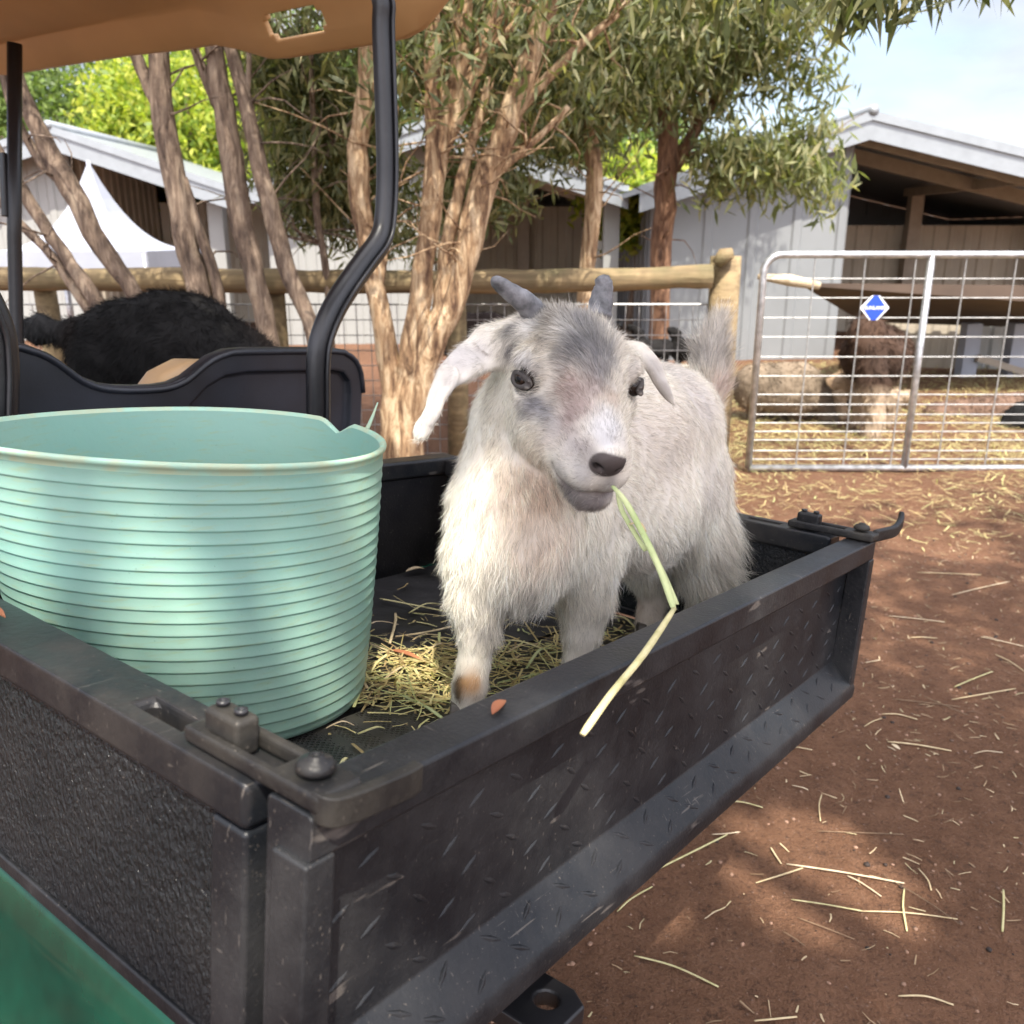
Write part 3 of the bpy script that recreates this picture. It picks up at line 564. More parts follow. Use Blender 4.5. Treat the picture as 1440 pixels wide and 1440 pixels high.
# ------------------------------------------------------------------ cart (u along the tailgate, v forward, w up; in the cart's own leaning frame)
cart = thing('utility_cart', None, 'golf cart with black cargo box, tan roof and glossy green body', 'cart', M=CM)
BW, BL, FLW = 1.06, .80, -.212
def cput(mb, name, m, parent=None, **k): return mb.put(name, m, parent or cart, local=True, **k)
def ticks(mb, fn, a0, a1, b0, b1, da, db, h=.0017, ln=.014, wd=.0026, seed=0):
    """raised tread ticks; fn(a,b,h)->point"""
    rr = random.Random(seed); j = 0; b = b0
    while b < b1:
        a = a0 + (da / 2 if j % 2 else 0); i = 0
        while a < a1:
            an = R_(28 if (i + j) % 2 else -32) + rr.uniform(-.12, .12); aa = a + rr.uniform(-.003, .003); bb = b + rr.uniform(-.002, .002)
            ca, sa = math.cos(an), math.sin(an); P = lambda x, y, z: fn(aa + x * ca - y * sa, bb + x * sa + y * ca, z)
            V = [P(-ln, 0, 0), P(0, -wd, 0), P(ln, 0, 0), P(0, wd, 0), P(-ln * .5, 0, h), P(ln * .5, 0, h)]
            mb.add(V, [[0, 1, 5, 4], [1, 2, 5], [2, 3, 5], [3, 0, 4, 5], [0, 4, 1]][:0] + [[0, 1, 4], [1, 5, 4], [1, 2, 5], [2, 3, 5], [3, 4, 5], [3, 0, 4]])
            a += da; i += 1
        b += db; j += 1
# tailgate: C section with a top flange and an outward sloping foot
prof = [(.0, -.002), (.003, 0), (.036, 0), (.038, -.002), (.038, -.232), (.030, -.246), (.004, -.248), (-.003, -.242), (-.004, -.228), (.0, -.2185), (.0290, -.1915), (.030, -.188), (.030, -.040), (.027, -.034), (.004, -.031), (.0, -.027)]
mb = MB().prism(prof, lambda a, b, t: (t, a, b), .004, BW - .004)
ticks(mb, lambda a, b, h: (a, .030 - h, b), .03, BW - .03, -.178, -.045, .052, .026, seed=1)
sl = nrm([0, .0290, .027]); no = nrm([0, -.027, .0290])
ticks(mb, lambda a, b, h: tuple(np.array([a, .0, -.2185]) + sl * b + no * h + [0, 0, 0]), .03, BW - .03, .010, .034, .050, .019, seed=2)
tg_ = fixn(cput(mb, 'tailgate', M['bed'], bevel=.0016, seg=2))
for u0, u1 in ((0, .0225), (BW - .0225, BW)):
    fl = fixn(cput(MB().prism([(.0, -.028), (.030, -.028), (.034, -.235), (.0, -.238)], lambda a, b, t: (t, a - .001, b), u0, u1), 'end_flange', M['bed'], tg_, bevel=.0025))
# side panels
def side(u0, sgn):
    o = fixn(cput(MB().box(min(u0, u0 + sgn * .048), max(u0, u0 + sgn * .048), .052, BL, -.031, 0), 'side_panel', M['rim'], bevel=.006, seg=3))
    for v0, v1 in ((.140, .190), (.44, .49), (.62, .67)):
        x0, x1 = sorted((u0 + sgn * .006 + sgn * .008, u0 + sgn * .030)); b = MB().box(x0, x1, v0, v1, -.028, .03); cut(o, b.V, b.F)
    b = MB().box(min(u0 + sgn * .005, u0 + sgn * .040), max(u0 + sgn * .005, u0 + sgn * .040), .088, BL - .001, -.192, -.0315)
    cput(b, 'pebbled_sheet', M['side'], o, bevel=.002)
    b = MB().box(min(u0 + sgn * .001, u0 + sgn * .041), max(u0 + sgn * .001, u0 + sgn * .041), .053, .0875, -.205, -.0315); cput(b, 'end_strip', M['bed'], o, bevel=.004)
    b = MB().box(min(u0 + sgn * .003, u0 + sgn * .040), max(u0 + sgn * .003, u0 + sgn * .040), .0885, BL - .002, -.205, -.1925); cput(b, 'lower_edge', M['bed'], o, bevel=.002)
    return o
side(0, 1); side(BW, -1)
o = fixn(cput(MB().box(.0, BW, BL + .001, BL + .048, -.03, .004), 'front_panel', M['rim'], bevel=.006, seg=3)); cput(MB().box(.002, BW - .002, BL + .008, BL + .040, -.235, -.0305), 'panel_sheet', M['bedin'], o, bevel=.002)
cput(MB().box(.046, BW - .046, .0385, BL, FLW - .02, FLW), 'bed_floor', M['bedin'])
# latches
def latch(u, sgn, hand):
    base = MB(); x0, x1 = u + .005 * sgn, u + .038 * sgn; x0, x1 = min(x0, x1), max(x0, x1)
    o = fixn(cput(base.box(x0, x1, -.004, .122, .0015, .0125), 'latch', M['latch'], bevel=.0045, seg=3))
    xm = (x0 + x1) / 2; b = MB().box(xm - .0095, xm + .0095, .042, .104, -.01, .05); cut(o, b.V, b.F)
    cput(MB().box(xm - .009, xm + .009, .078, .112, .0, .0255), 'catch', M['latch'], o, bevel=.004, seg=3)
    for vv in (.086, .104): fixn(cput(MB().lathe([(.0, .0262), (.0042, .0265), (.0042, .0292), (.0018, .0292), (.0015, .0275), (0, .0275)], (xm, vv, 0), n=14), 'screw', M['blk'], o, smooth=True))
    fixn(cput(MB().lathe([(0, .0145), (.0105, .0148), (.0118, .0175), (.0095, .0215), (.005, .0228), (.0046, .0245), (.002, .0246), (.0018, .0232), (0, .0232)], (xm, .018, 0), n=20), 'bolt', M['latch'], o, smooth=True))
    hpp = smooth_path([np.array(p) for p in hand], 3); V = []; nn_ = len(hpp)
    for q in hpp: V += [q + np.array(d) for d in ((0, -.0045, -.010), (0, .0045, -.010), (0, .0045, .008), (0, -.0045, .008))]
    Fh = [[4 * i + k, 4 * i + (k + 1) % 4, 4 * i + 4 + (k + 1) % 4, 4 * i + 4 + k] for i in range(nn_ - 1) for k in range(4)] + [[3, 2, 1, 0], [4 * nn_ - 4 + k for k in range(4)]]
    fixn(put('finger_handle', V, Fh, M['latch'], o, local=True, bevel=.0035, seg=3))
latch(0, 1, [(.006, .000, .006), (.014, -.0065, .004), (.040, -.007, .001), (.072, -.0065, -.001), (.082, -.005, -.001)])
latch(BW, -1, [(BW - .01, .002, .008), (BW + .012, -.004, .009), (BW + .05, -.010, .010), (BW + .085, -.008, .018), (BW + .100, -.004, .025)])
# hitch plate under the tailgate
hp = fixn(cput(MB().prism([(-.032, .15), (.032, .15), (.032, .004), (.021, -.014), (-.021, -.014), (-.032, .004)], lambda a, b, t: (.285 + a, b, t), -.318, -.300), 'hitch_plate', M['blk'], bevel=.003))
b = MB().lathe([(.0115, -.35), (.0115, -.25)], (.290, .016, 0), n=20); cut(hp, b.V, b.F)
cput(MB().box(.255, .315, .10, .40, -.335, -.3185), 'hitch_arm', M['blk'], hp, bevel=.003)
# chassis, body, wheels
cput(MB().box(.12, BW - .12, .26, 2.6, -.36, -.238), 'chassis', M['blk'], bevel=.01)
def body_side(u0, sgn):
    pr = [(.09, -.208), (.035, -.210), (.020, -.216), (.008, -.240), (-.001, -.29), (-.012, -.36), (-.018, -.44), (-.016, -.50), (.09, -.50)]
    bo = fixn(cput(MB().prism(smooth2(pr), lambda a, b, t: (u0 + sgn * a, t, b), .125, 1.35), 'body_panel', M['green'], bevel=.004)); 
    for p in bo.data.polygons: p.use_smooth = True
    b = MB().prism([(-.1, -.255), (.16, -.265), (.32, -.33), (.50, -.7), (-.1, -.7)], lambda a, b_, t: (t, a, b_), u0 - .3, u0 + .3); fixn_mb(b); cut(bo, b.V, b.F)
    b = MB().lathe([(.25, -.2), (.25, .15)], (u0 + sgn * 0, .70, -.62), (sgn, 0, 0), n=28); cut(bo, b.V, b.F)
def fixn_mb(b):
    bm = bmesh.new(); vs_ = [bm.verts.new(v) for v in b.V]; [bm.faces.new([vs_[i] for i in f]) for f in b.F]; bmesh.ops.recalc_face_normals(bm, faces=bm.faces); bm.verts.index_update(); b.V = [tuple(v.co) for v in bm.verts]; b.F = [[v.index for v in f.verts] for f in bm.faces]; bm.free()
def smooth2(p): return [tuple(q) for q in smooth_path([np.array(x, float) for x in p[1:-1]], 3)] + [p[-1], p[0]]
body_side(0, 1); body_side(BW, -1)
b = MB().prism([(1.36, -.5), (1.36, .0), (1.95, .0), (2.0, -.1), (2.0, -.45), (2.6, -.5), (2.75, -.1), (2.85, .1), (3.05, .1), (3.25, -.2), (3.3, -.55), (3.2, -.6)], lambda a, b_, t: (t, a, b_), -.06, BW + .06); fixn(cput(b, 'front_body', M['green'], bevel=.02))
for u in (.09, BW - .09):
    for v in (.70, 2.85):
        s = -1 if u < .5 else 1
        w = cput(MB().lathe([(.12, -.09), (.20, -.10), (.228, -.085), (.234, -.04), (.234, .04), (.228, .085), (.20, .10), (.12, .09)], (u, v, -.665), (1, 0, 0), n=36, close=True), 'wheel', M['tyre'], smooth=True); fixn(w)
        fixn(cput(MB().lathe([(0, -.03), (.05, -.035), (.10, -.07), (.1195, -.088), (.1195, .088), (.10, .07), (.05, .035), (0, .03)], (u, v, -.665), (1, 0, 0), n=28), 'rim', M['galv'], w, smooth=True))
# seat backs: moulded black shell with two humps, tan cushions in front of it
hp_ = [(0, .120), (.035, .121), (.064, .125), (.092, .136), (.117, .154), (.142, .171), (.175, .183), (.215, .187), (.42, .193), (.455, .189), (.480, .176), (.497, .150), (.505, .11), (.505, -.25)]
top = [(-a, b) for a, b in reversed(hp_[1:])] + hp_
out = [(.525 + a, b) for a, b in top]
o = fixn(cput(MB().prism(out, lambda a, b, t: (a, t, b), 1.052, 1.082), 'seat_back', M['blkshell'], bevel=.006))
def inset(sc, base):     # raised border round each hump: ring between outline and inset outline
    pass
ho = [(.10, .085), (.135, .118), (.17, .136), (.22, .143), (.42, .147), (.45, .143), (.468, .125), (.472, .10), (.472, -.22), (.09, -.22)]
for sgn in (-1, 1):
    po = [(.525 + sgn * a, b) for a, b in ho]
    b = MB().prism(po, lambda a, b_, t: (a, t, b_), 1.035, 1.066); cut(o, b.V, b.F)
cput(MB().tube(smooth_path([np.array((a, 1.053, b - .008)) for a, b in out[1:-1]], 2), [.006] * (2 * (len(out) - 3) + 1), n=8), 'shell_lip', M['blkshell'], o, smooth=True)
for c in (.27, .78):
    b = MB().prism([(c - .215, -.2), (c - .215, .08), (c - .17, .135), (c - .12, .158), (c + .12, .158), (c + .17, .135), (c + .215, .08), (c + .215, -.2)], lambda a, b_, t: (a, t, b_), 1.10, 1.18); fixn(cput(b, 'seat_cushion', M['cush'], bevel=.022, seg=4))
cput(MB().box(.06, BW - .06, 1.19, 1.68, -.17, -.06), 'seat_base', M['cush'], bevel=.03, seg=3)
cput(MB().box(.04, BW - .04, 1.06, 1.7, -.40, -.18), 'seat_box', M['bedin'], bevel=.01)
# roof struts
def strut(mir):
    pts = [(.806, .93, -.24), (.806, .93, .05), (.802, .93, .16), (.808, .93, .215), (.84, .93, .278), (.905, .935, .352), (.948, .94, .396), (.966, .945, .44), (.969, .95, .55), (.955, .96, .76), (.948, .96, .82), (.925, 1.0, .90), (.91, 1.05, .96)]
    if mir: pts = [(BW - a, b, c) for a, b, c in pts]
    pp = smooth_path([np.array(p) for p in pts], 5); o = cput(MB().tube(pp, [.0245] * len(pp), n=14, flat=.72, ref=(0, 1, 0)), 'roof_strut', M['blk'], smooth=True)
    s = -1 if not mir else 1
    cput(MB().tube([p + np.array([.003, -.0215, 0]) for p in pp], [.0042] * len(pp), n=6), 'strut_seam', M['blk'], o, smooth=True)
strut(False); strut(True)
for u in (.955, .105):
    o = cput(MB().tube([np.array(p) for p in ((u, 2.42, -.3), (u, 2.42, .02), (u, 2.41, .4), (u, 2.37, .9))], [.019] * 4, n=10), 'front_strut', M['blk'], smooth=True)
    cput(MB().box(u - .026, u - .012, 2.405, 2.43, .45, .62), 'strut_clip', M['blk'], o, bevel=.003)
# roof: thin moulded shell with deep sloping skirt and grab openings at the rear corners
RE = 1.15
ed = [(.955, .905), (1.03, .862), (1.052, .848), (1.093, .838), (1.174, .836), (1.28, .837), (1.295, .837), (1.367, .838), (1.455, .838), (1.47, .838), (1.52, .842), (1.55, .850), (1.634, .873), (1.742, .896), (1.886, .899), (2.128, .911), (2.5, .920), (2.816, .925), (3.0, .94)]
vs = [e[0] for e in ed]
def section(v, e):
    """half section from edge (u=RE) to centre line; thin shell points"""
    k = .0 if v > 1.02 else (1.02 - v) * .25
    return [(RE - k, e), (RE - .012 - k, e - .004), (RE - .034 - k, e + .017), (RE - .041 - k, e + .026), (RE - .059 - k, e + .051), (RE - .066 - k, e + .060), (RE - .085 - k, e + .085 - (e - .84) * .3), (RE - .13 - k, .985), (RE - .22 - k, 1.005), (RE - .26 - k, 1.035), (.56, 1.06)]
rows = []
for v, e in ed:
    h = section(v, e); rows.append([(a, v, b) for a, b in h] + [(BW - a, v, b) for a, b in reversed(h[:-1])] )
def hole(i, k):
    k = min(k, n_ - 2 - k); a, b = vs[i], vs[i + 1]
    return (1.29 < a and b < 1.46 and 2 <= k <= 4) or (1.275 < a and b < 1.475 and k == 3)
n_ = len(rows[0]); V = [p for r0 in rows for p in r0]; F = [[i * n_ + k, i * n_ + k + 1, (i + 1) * n_ + k + 1, (i + 1) * n_ + k] for i in range(len(rows) - 1) for k in range(n_ - 1) if not hole(i, k)]
# rear skirt closing wall
bk = len(V); V += [(a, vs[0] + .004, b) for a, _, b in rows[0]]
ro = put('roof', V, F, M['tan'], cart, local=True, smooth=True)
me = ro.data; sm = ro.modifiers.new('thick', 'SOLIDIFY'); sm.thickness = .016; sm.offset = 1
# bake thickness, then cut the grab opening
dg = bpy.context.evaluated_depsgraph_get(); dg.update(); nm = bpy.data.meshes.new_from_object(ro.evaluated_get(dg)); ro.modifiers.clear(); ro.data = nm; fixn(ro)
bv = ro.modifiers.new('bevel', 'BEVEL'); bv.width = .004; bv.segments = 2; bv.limit_method = 'ANGLE'; bv.angle_limit = R_(50)
for (v0, v1, u0, u1) in ((1.15, 1.75, .84, .87), (1.9, 2.5, .84, .87)): cput(MB().box(u0, u1, v0, v1, 1.012, 1.038), 'roof_rib', M['tan'], ro, bevel=.006)
for v in (1.6, 2.2): fixn(cput(MB().lathe([(0, 1.0), (.014, 1.0), (.014, 1.03), (0, 1.03)], (.80, v, 0), n=14), 'roof_bolt', M['blk'], ro, smooth=True))

# ------------------------------------------------------------------ rubber mats on the bed floor
t = NT('perforated_rubber'); v = t.coord(); br = t.n('ShaderNodeTexVoronoi', {'Vector': v, 'Scale': 170.0, 'Randomness': .12}); h = t.ramp(br.outputs['Distance'], [(.30, 0.0), (.42, 1.0)])
d_ = t.ramp(t.noise(t.coord(), 12, 5), [(.45, 0.0), (.75, .5)]); c = t.mix(d_, t.mix(h, (.002, .002, .002), (.030, .029, .028)), (.08, .07, .05)); t.set(color=c, rough=.42, normal=t.bump(h, .9, .002)); M['mat'] = t.m
def mat_sheet(label, u0, u1, v0, v1, z, m):
    nu, nv = 24, 16; V = []
    for j in range(nv + 1):
        for i in range(nu + 1):
            u = u0 + (u1 - u0) * i / nu; v = v0 + (v1 - v0) * j / nv; V.append((u, v, z + .0012 * math.sin(u * 17) * math.sin(v * 13 + 1)))
    n = len(V); V += [(a, b, c - .005) for a, b, c in V]; W = nu + 1
    F = [[j * W + i, j * W + i + 1, (j + 1) * W + i + 1, (j + 1) * W + i] for j in range(nv) for i in range(nu)]; F += [[n + q for q in f[::-1]] for f in F]
    ring = [i for i in range(W)] + [j * W + nu for j in range(1, nv + 1)] + [nv * W + i for i in range(nu - 1, -1, -1)] + [j * W for j in range(nv - 1, 0, -1)]
    F += [[ring[k], n + ring[k], n + ring[(k + 1) % len(ring)], ring[(k + 1) % len(ring)]] for k in range(len(ring))]
    o = tag(put('rubber_mat', [c2w(*p) for p in V], F, M[m], None, loc=c2w((u0 + u1) / 2, (v0 + v1) / 2, z)), label, 'rubber mat', 'mats on the bed floor'); fixn(o); return o
mat_sheet('perforated black rubber mat at the tailgate, under the front of the teal tub', .055, 1.0, .042, .40, FLW + .0075, 'mat')
M['mat2'] = plain('smooth_dusty_rubber', (.022, .021, .022), .5, var=.5, scale=9, bump=.3)
mat_sheet('smooth dusty black rubber mat reaching the front wall of the box', .055, 1.0, .408, .79, FLW + .0075, 'mat2')
TOP = FLW + .009

# ------------------------------------------------------------------ tub
def tub_pt(th, h, off=0):
    """th angle, h 0..1 height, off outward offset"""
    H_ = .319; cu = .342 + (-.027) * h; cv = .577 + .016 * h
    s = h ** .85; ru = .184 + (.245 - .184) * s; rv = .188 + (.222 - .188) * s
    bul = 1 - .02 * math.cos(2 * th + .6) * h + .012 * math.sin(3 * th + 1) * h * h
    z = TOP + .001 + H_ * h + .004 * math.sin(2 * th + .5) * h
    return (cu + (ru * bul + off) * math.cos(th), cv + (rv * bul + off) * math.sin(th), z)
NTH = 160; prof = []
prof += [(0, -.10), (0.0, -.012), (.003, -.0055), (.012, -.0015), (.03, 0)]
nr = 21; h0 = .045; h1 = .955
for i in range(nr):
    a = h0 + (h1 - h0) * i / nr; b = h0 + (h1 - h0) * (i + 1) / nr; dh = b - a
    prof += [(a + dh * .05, -.0004), (a + dh * .09, .0005), (a + dh * .19, .0007), (a + dh * .28, .0000), (a + dh * .96, -.0002)]
prof += [(.962, .0)]
rimp = [(.978, .001), (.981, .0034), (.990, .0040), (.997, .003), (1.0, .000), (.996, -.003)]
inn = [(.985, -.0045)] + [(h, -.0045) for h in np.linspace(.93, .06, 14)] + [(.035, -.012), (.025, -.04), (.024, -.10)]
def lathe_tub(pf, notch=True):
    V = []; F = []
    for h, off in pf:
        for k in range(NTH):
            th = 2 * math.pi * k / NTH; hh = h
            if notch and h > .93:
                d = (math.degrees(th) - 2 + 180) % 360 - 180
                if abs(d) < 8: hh = h - (.055 * (1 - abs(d) / 8)) * (h - .93) / .07
            V.append(c2w(*tub_pt(th, hh, off)))
    m = len(pf)
    for i in range(m - 1):
        for k in range(NTH): F.append([i * NTH + k, i * NTH + (k + 1) % NTH, (i + 1) * NTH + (k + 1) % NTH, (i + 1) * NTH + k])
    return V, F
tb = thing('flexible_tub', c2w(.342, .584, TOP), 'large ribbed pale green flexible tub standing in the black cargo box', 'tub')
V, F = lathe_tub(prof); n0 = len(V); F.append(list(range(NTH))[::-1]); o = put('outer_wall', V, F, M['tub'], tb, smooth=True)
V, F = lathe_tub(inn); F.append([len(V) - NTH + k for k in range(NTH)]); put('inner_wall', V, F, M['tub'], tb, smooth=True)
V, F = lathe_tub([prof[-1]] + rimp + [inn[0]]); put('rolled_rim', V, F, M['tubrim'], tb, smooth=True)
sp = [c2w(*tub_pt(R_(-14), .985, .002)), c2w(*tub_pt(R_(-14), 1.01, .006)), c2w(*tub_pt(R_(-14), 1.05, .011)), c2w(*tub_pt(R_(-14), 1.105, .017))]
MB().tube(sp, [.0055, .0042, .003, .0012], n=6, flat=.5).put('torn_rim_strip', M['tubrim'], tb, smooth=True)

# ------------------------------------------------------------------ straw and litter
def blade(name, pts, wid, m, label, group=None, cat='straw', flat=.35, r=None, parent=None):
    P = smooth_path([np.asarray(p, float) for p in pts], 4); n = len(P); w = [wid * (.55 + .45 * math.sin(math.pi * min(1, (i + .6) / (n * .3)) / 2)) * (1 if i < n * .85 else 1 - (i - n * .85) / (n * .15) * .5) for i in range(n)]
    mb = MB().tube(P, w, n=6, flat=flat); return tag(mb.put(name, M[m], parent, loc=None if parent is not None else P[0], smooth=True), label if parent is None else None, cat if parent is None else None, group)
def onbed(x, y, w=None):
    w = TOP + .004 if w is None else w
    r0 = ray(x, y); k = ((CA - CAM) @ CZ + w) / (r0 @ CZ); return CAM + r0 * k
# stalk hanging from the kid's mouth
stk = thing('grass_stalk', atd(868, 690, .875), 'long pale green grass stalk hanging from the kid goat mouth over the tailgate', 'grass stalk')
blade('stalk', [atd(862, 684, .885), atd(880, 706, .855), atd(905, 752, .84), atd(930, 805, .82), atd(948, 858, .80)], .0036, 'stalkg', None, parent=stk, flat=.55)
blade('stalk', [atd(948, 856, .80), atd(905, 920, .735), atd(860, 975, .69), atd(819, 1033, .655)], .0034, 'stalk', None, parent=stk, flat=.8)
blade('leaf_sheath', [atd(868, 690, .882), atd(874, 716, .86), atd(888, 742, .85), atd(908, 775, .84)], .0026, 'stalkg', None, parent=stk, flat=.3)
blade('leaf_sheath', [atd(885, 737, .849), atd(900, 735, .846), atd(908, 748, .844)], .0028, 'straw', None, parent=stk, flat=.3)
blade('leaf_sheath', [atd(903, 752, .838), atd(930, 800, .824), atd(952, 850, .805)], .0030, 'stalkg', None, parent=stk, flat=.3)
rs = np.random.default_rng(5); GBd = 'straw pieces on the bed mat'
bedst = [(535, 842, 628, 860, 'stalk', .0032, 'thick green yellow stalk lying on the mat left of the kid front leg'), (566, 978, 622, 1010, 'stalkg', .0034, 'short green stem lying alone on the perforated mat by the tailgate'),
         (556, 862, 548, 905, 'straw', .0030, None), (500, 892, 560, 878, 'strawp', .0026, None), (556, 895, 640, 880, 'straw', .0036, None), (497, 940, 517, 968, 'straw', .003, None), (540, 955, 575, 934, 'straw', .003, None), (505, 930, 550, 912, 'strawp', .002, None),
         (700, 960, 765, 945, 'stalkg', .0028, None), (705, 900, 770, 915, 'stalk', .0024, None), (690, 935, 730, 922, 'straw', .0028, None), (712, 918, 760, 905, 'straw', .0026, None), (740, 940, 775, 912, 'stalkg', .003, None), (855, 865, 893, 882, 'stalk', .0028, 'pale stalk between the kid front and hind legs'),
         (460, 1110, 490, 1072, 'stalk', .0030, 'bent pale stalk in the corner beside the near latch'), (440, 1098, 462, 1112, 'straw', .0022, None), (503, 1032, 540, 1024, 'stalk', .003, None), (458, 1024, 498, 1020, 'strawp', .002, None), (425, 1070, 428, 1090, 'straw', .003, None), (580, 900, 620, 893, 'straw', .0024, None), (600, 918, 636, 905, 'straw', .0026, None), (520, 905, 560, 920, 'straw', .0022, None), (575, 862, 622, 850, 'stalk', .0028, None)]
for i, (x0, y0, x1, y1, m, w, lb) in enumerate(bedst):
    a, b = onbed(x0, y0), onbed(x1, y1); c = (a + b) / 2 + rs.normal(size=3) * .004 + CZ * rs.uniform(.002, .010)
    blade('straw_piece', [a, c, b], w * .8, m, lb or 'short yellow straw piece lying on the mat among the loose hay', None if lb else GBd)
def leafobj(name, a, b, wd, m, label, up=CZ, group=None):
    a = np.asarray(a, float); b = np.asarray(b, float); d = nrm(b - a); s = nrm(np.cross(up, d)); L0 = np.linalg.norm(b - a); V = []; 
    for i in range(9):
        s_ = i / 8; w = wd * math.sin(math.pi * s_ ** .8) ** .8 if 0 < i < 8 else .0004
        c = a + d * L0 * s_ + up * min(L0 * .08, .003) * (1 + math.sin(math.pi * s_)); V += [c - s * w + up * w * .35, c, c + s * w + up * w * .35]
    V2 = V + [p - up * .0006 for p in V]; n = 27; F = []
    for i in range(8):
        for k in (0, 1): q = [i * 3 + k, i * 3 + k + 1, (i + 1) * 3 + k + 1, (i + 1) * 3 + k]; F += [q, [n + z for z in q[::-1]]]
    return tag(put(name, V2, F, M[m], None, loc=a, smooth=True), label, 'leaf', group)
leafobj('dry_leaf', onbed(545, 917), onbed(598, 934), .006, 'leafr', 'red brown dry leaf lying in the hay between the tub and the kid', CZ)
leafobj('dry_leaf', c2w(.175, .012, .0005), c2w(.20, .020, .0005), .004, 'leafr', 'small brown leaf flake stuck on the tailgate rim', CZ)
leafobj('dry_leaf', onbed(598, 802), onbed(570, 806), .007, 'strawp', 'pale curled leaf at the foot of the front wall beside the kid', CZ)
leafobj('dry_leaf', c2w(.02, .43, .001), c2w(.024, .40, .001), .005, 'leafr', 'brown leaf on the side rim beneath the tub at the left edge', CZ)
def bits(N, posf, ln, wd, rng, up, lift=.5):
    P = np.array([posf() for _ in range(N)]); D = rng.normal(size=(N, 3)); D -= (D @ up)[:, None] * up * (1 - rng.uniform(0, .25, (N, 1))); D /= np.linalg.norm(D, axis=1, keepdims=True)
    Ln = rng.uniform(*ln, N) ** 1.0; Wd = rng.uniform(*wd, N); S = np.cross(up, D); S /= np.linalg.norm(S, axis=1, keepdims=True) + 1e-9
    h = Ln[:, None] / 2; w = Wd[:, None] / 2; P = P + up * (np.abs(D @ up) * Ln * .5)[:, None]
    bend = rng.normal(size=(N, 1)) * .06 * h * 2; V = np.stack([P - D * h - S * w, P - D * h + S * w, P + S * (w + bend) , P + S * (bend - w), P + D * h + S * w * .6, P + D * h - S * w * .6], 1)
    V = V.reshape(-1, 3) + up * .0006; b = np.arange(N)[:, None] * 6
    F = np.concatenate([b + [0, 1, 2, 3], b + [3, 2, 4, 5]]); return V, F
def stuff_bits(name, label, V, F, m, rng, kind='stuff', n6=True):
    o = put(name, V, F, M[m], None, loc=V[0]); N = len(V) // 6; rnd_attr(o.data, np.repeat(rng.uniform(0, 1, N), 6)); tag(o, label, kind='stuff', cat='hay'); return o
def pbed():
    while True:
        c = [(.60, .40, .07, .05), (.53, .47, .06, .05), (.72, .36, .10, .05), (.84, .30, .12, .05), (.50, .40, .04, .05), (.60, .5, .2, .1), (.3, .1, .22, .03)][rs.choice(7, p=[.26, .2, .2, .12, .1, .09, .03])]
        u = rs.normal(c[0], c[2]); v = rs.normal(c[1], c[3])
        if .06 < u < .98 and .045 < v < .78: return c2w(u, v, TOP + abs(rs.normal()) * .004)
V, F = bits(1500, pbed, (.004, .050), (.0010, .0040), rs, CZ); stuff_bits('loose_hay', 'loose green yellow hay strewn on the cart bed under the kid', V, F, 'hay', rs)
def pgr():
    while True:
        x = rs.uniform(-3, 6); y = rs.uniform(.6, 4.6)
        if rs.uniform() < .25 + .35 * (math.sin(2.1 * x + y) * math.sin(1.7 * y + 1) > .1) + (y > 3.2) * .4: return (x, y, gh(x, y) + .002)
V, F = bits(12000, pgr, (.003, .034), (.0009, .0036), rs, np.array([0, 0, 1.0])); stuff_bits('straw_litter', 'short straw litter scattered over the red dirt', V, F, 'litter', rs)
def pen():
    while True:
        x = rs.uniform(.2, 7.5); y = rs.uniform(3.5, 9.2); k = .5 + .5 * math.sin(2.3 * x + 1.3 * y) * math.sin(3.1 * y - x + 1)
        d = max(0, min(1, (y - 3.3) / 1.4)) * (1 if y > 4.9 else .45)
        if rs.uniform() < d * (.25 + .75 * k): return (x, y, (gh(x, y) if y < 10 else 0) + .003 + abs(rs.normal()) * .012)
V, F = bits(42000, pen, (.02, .10), (.002, .006), rs, np.array([0, 0, 1.0])); stuff_bits('spread_hay', 'yellow hay spread over the pen floor and under the wire gate', V, F, 'hay', rs)
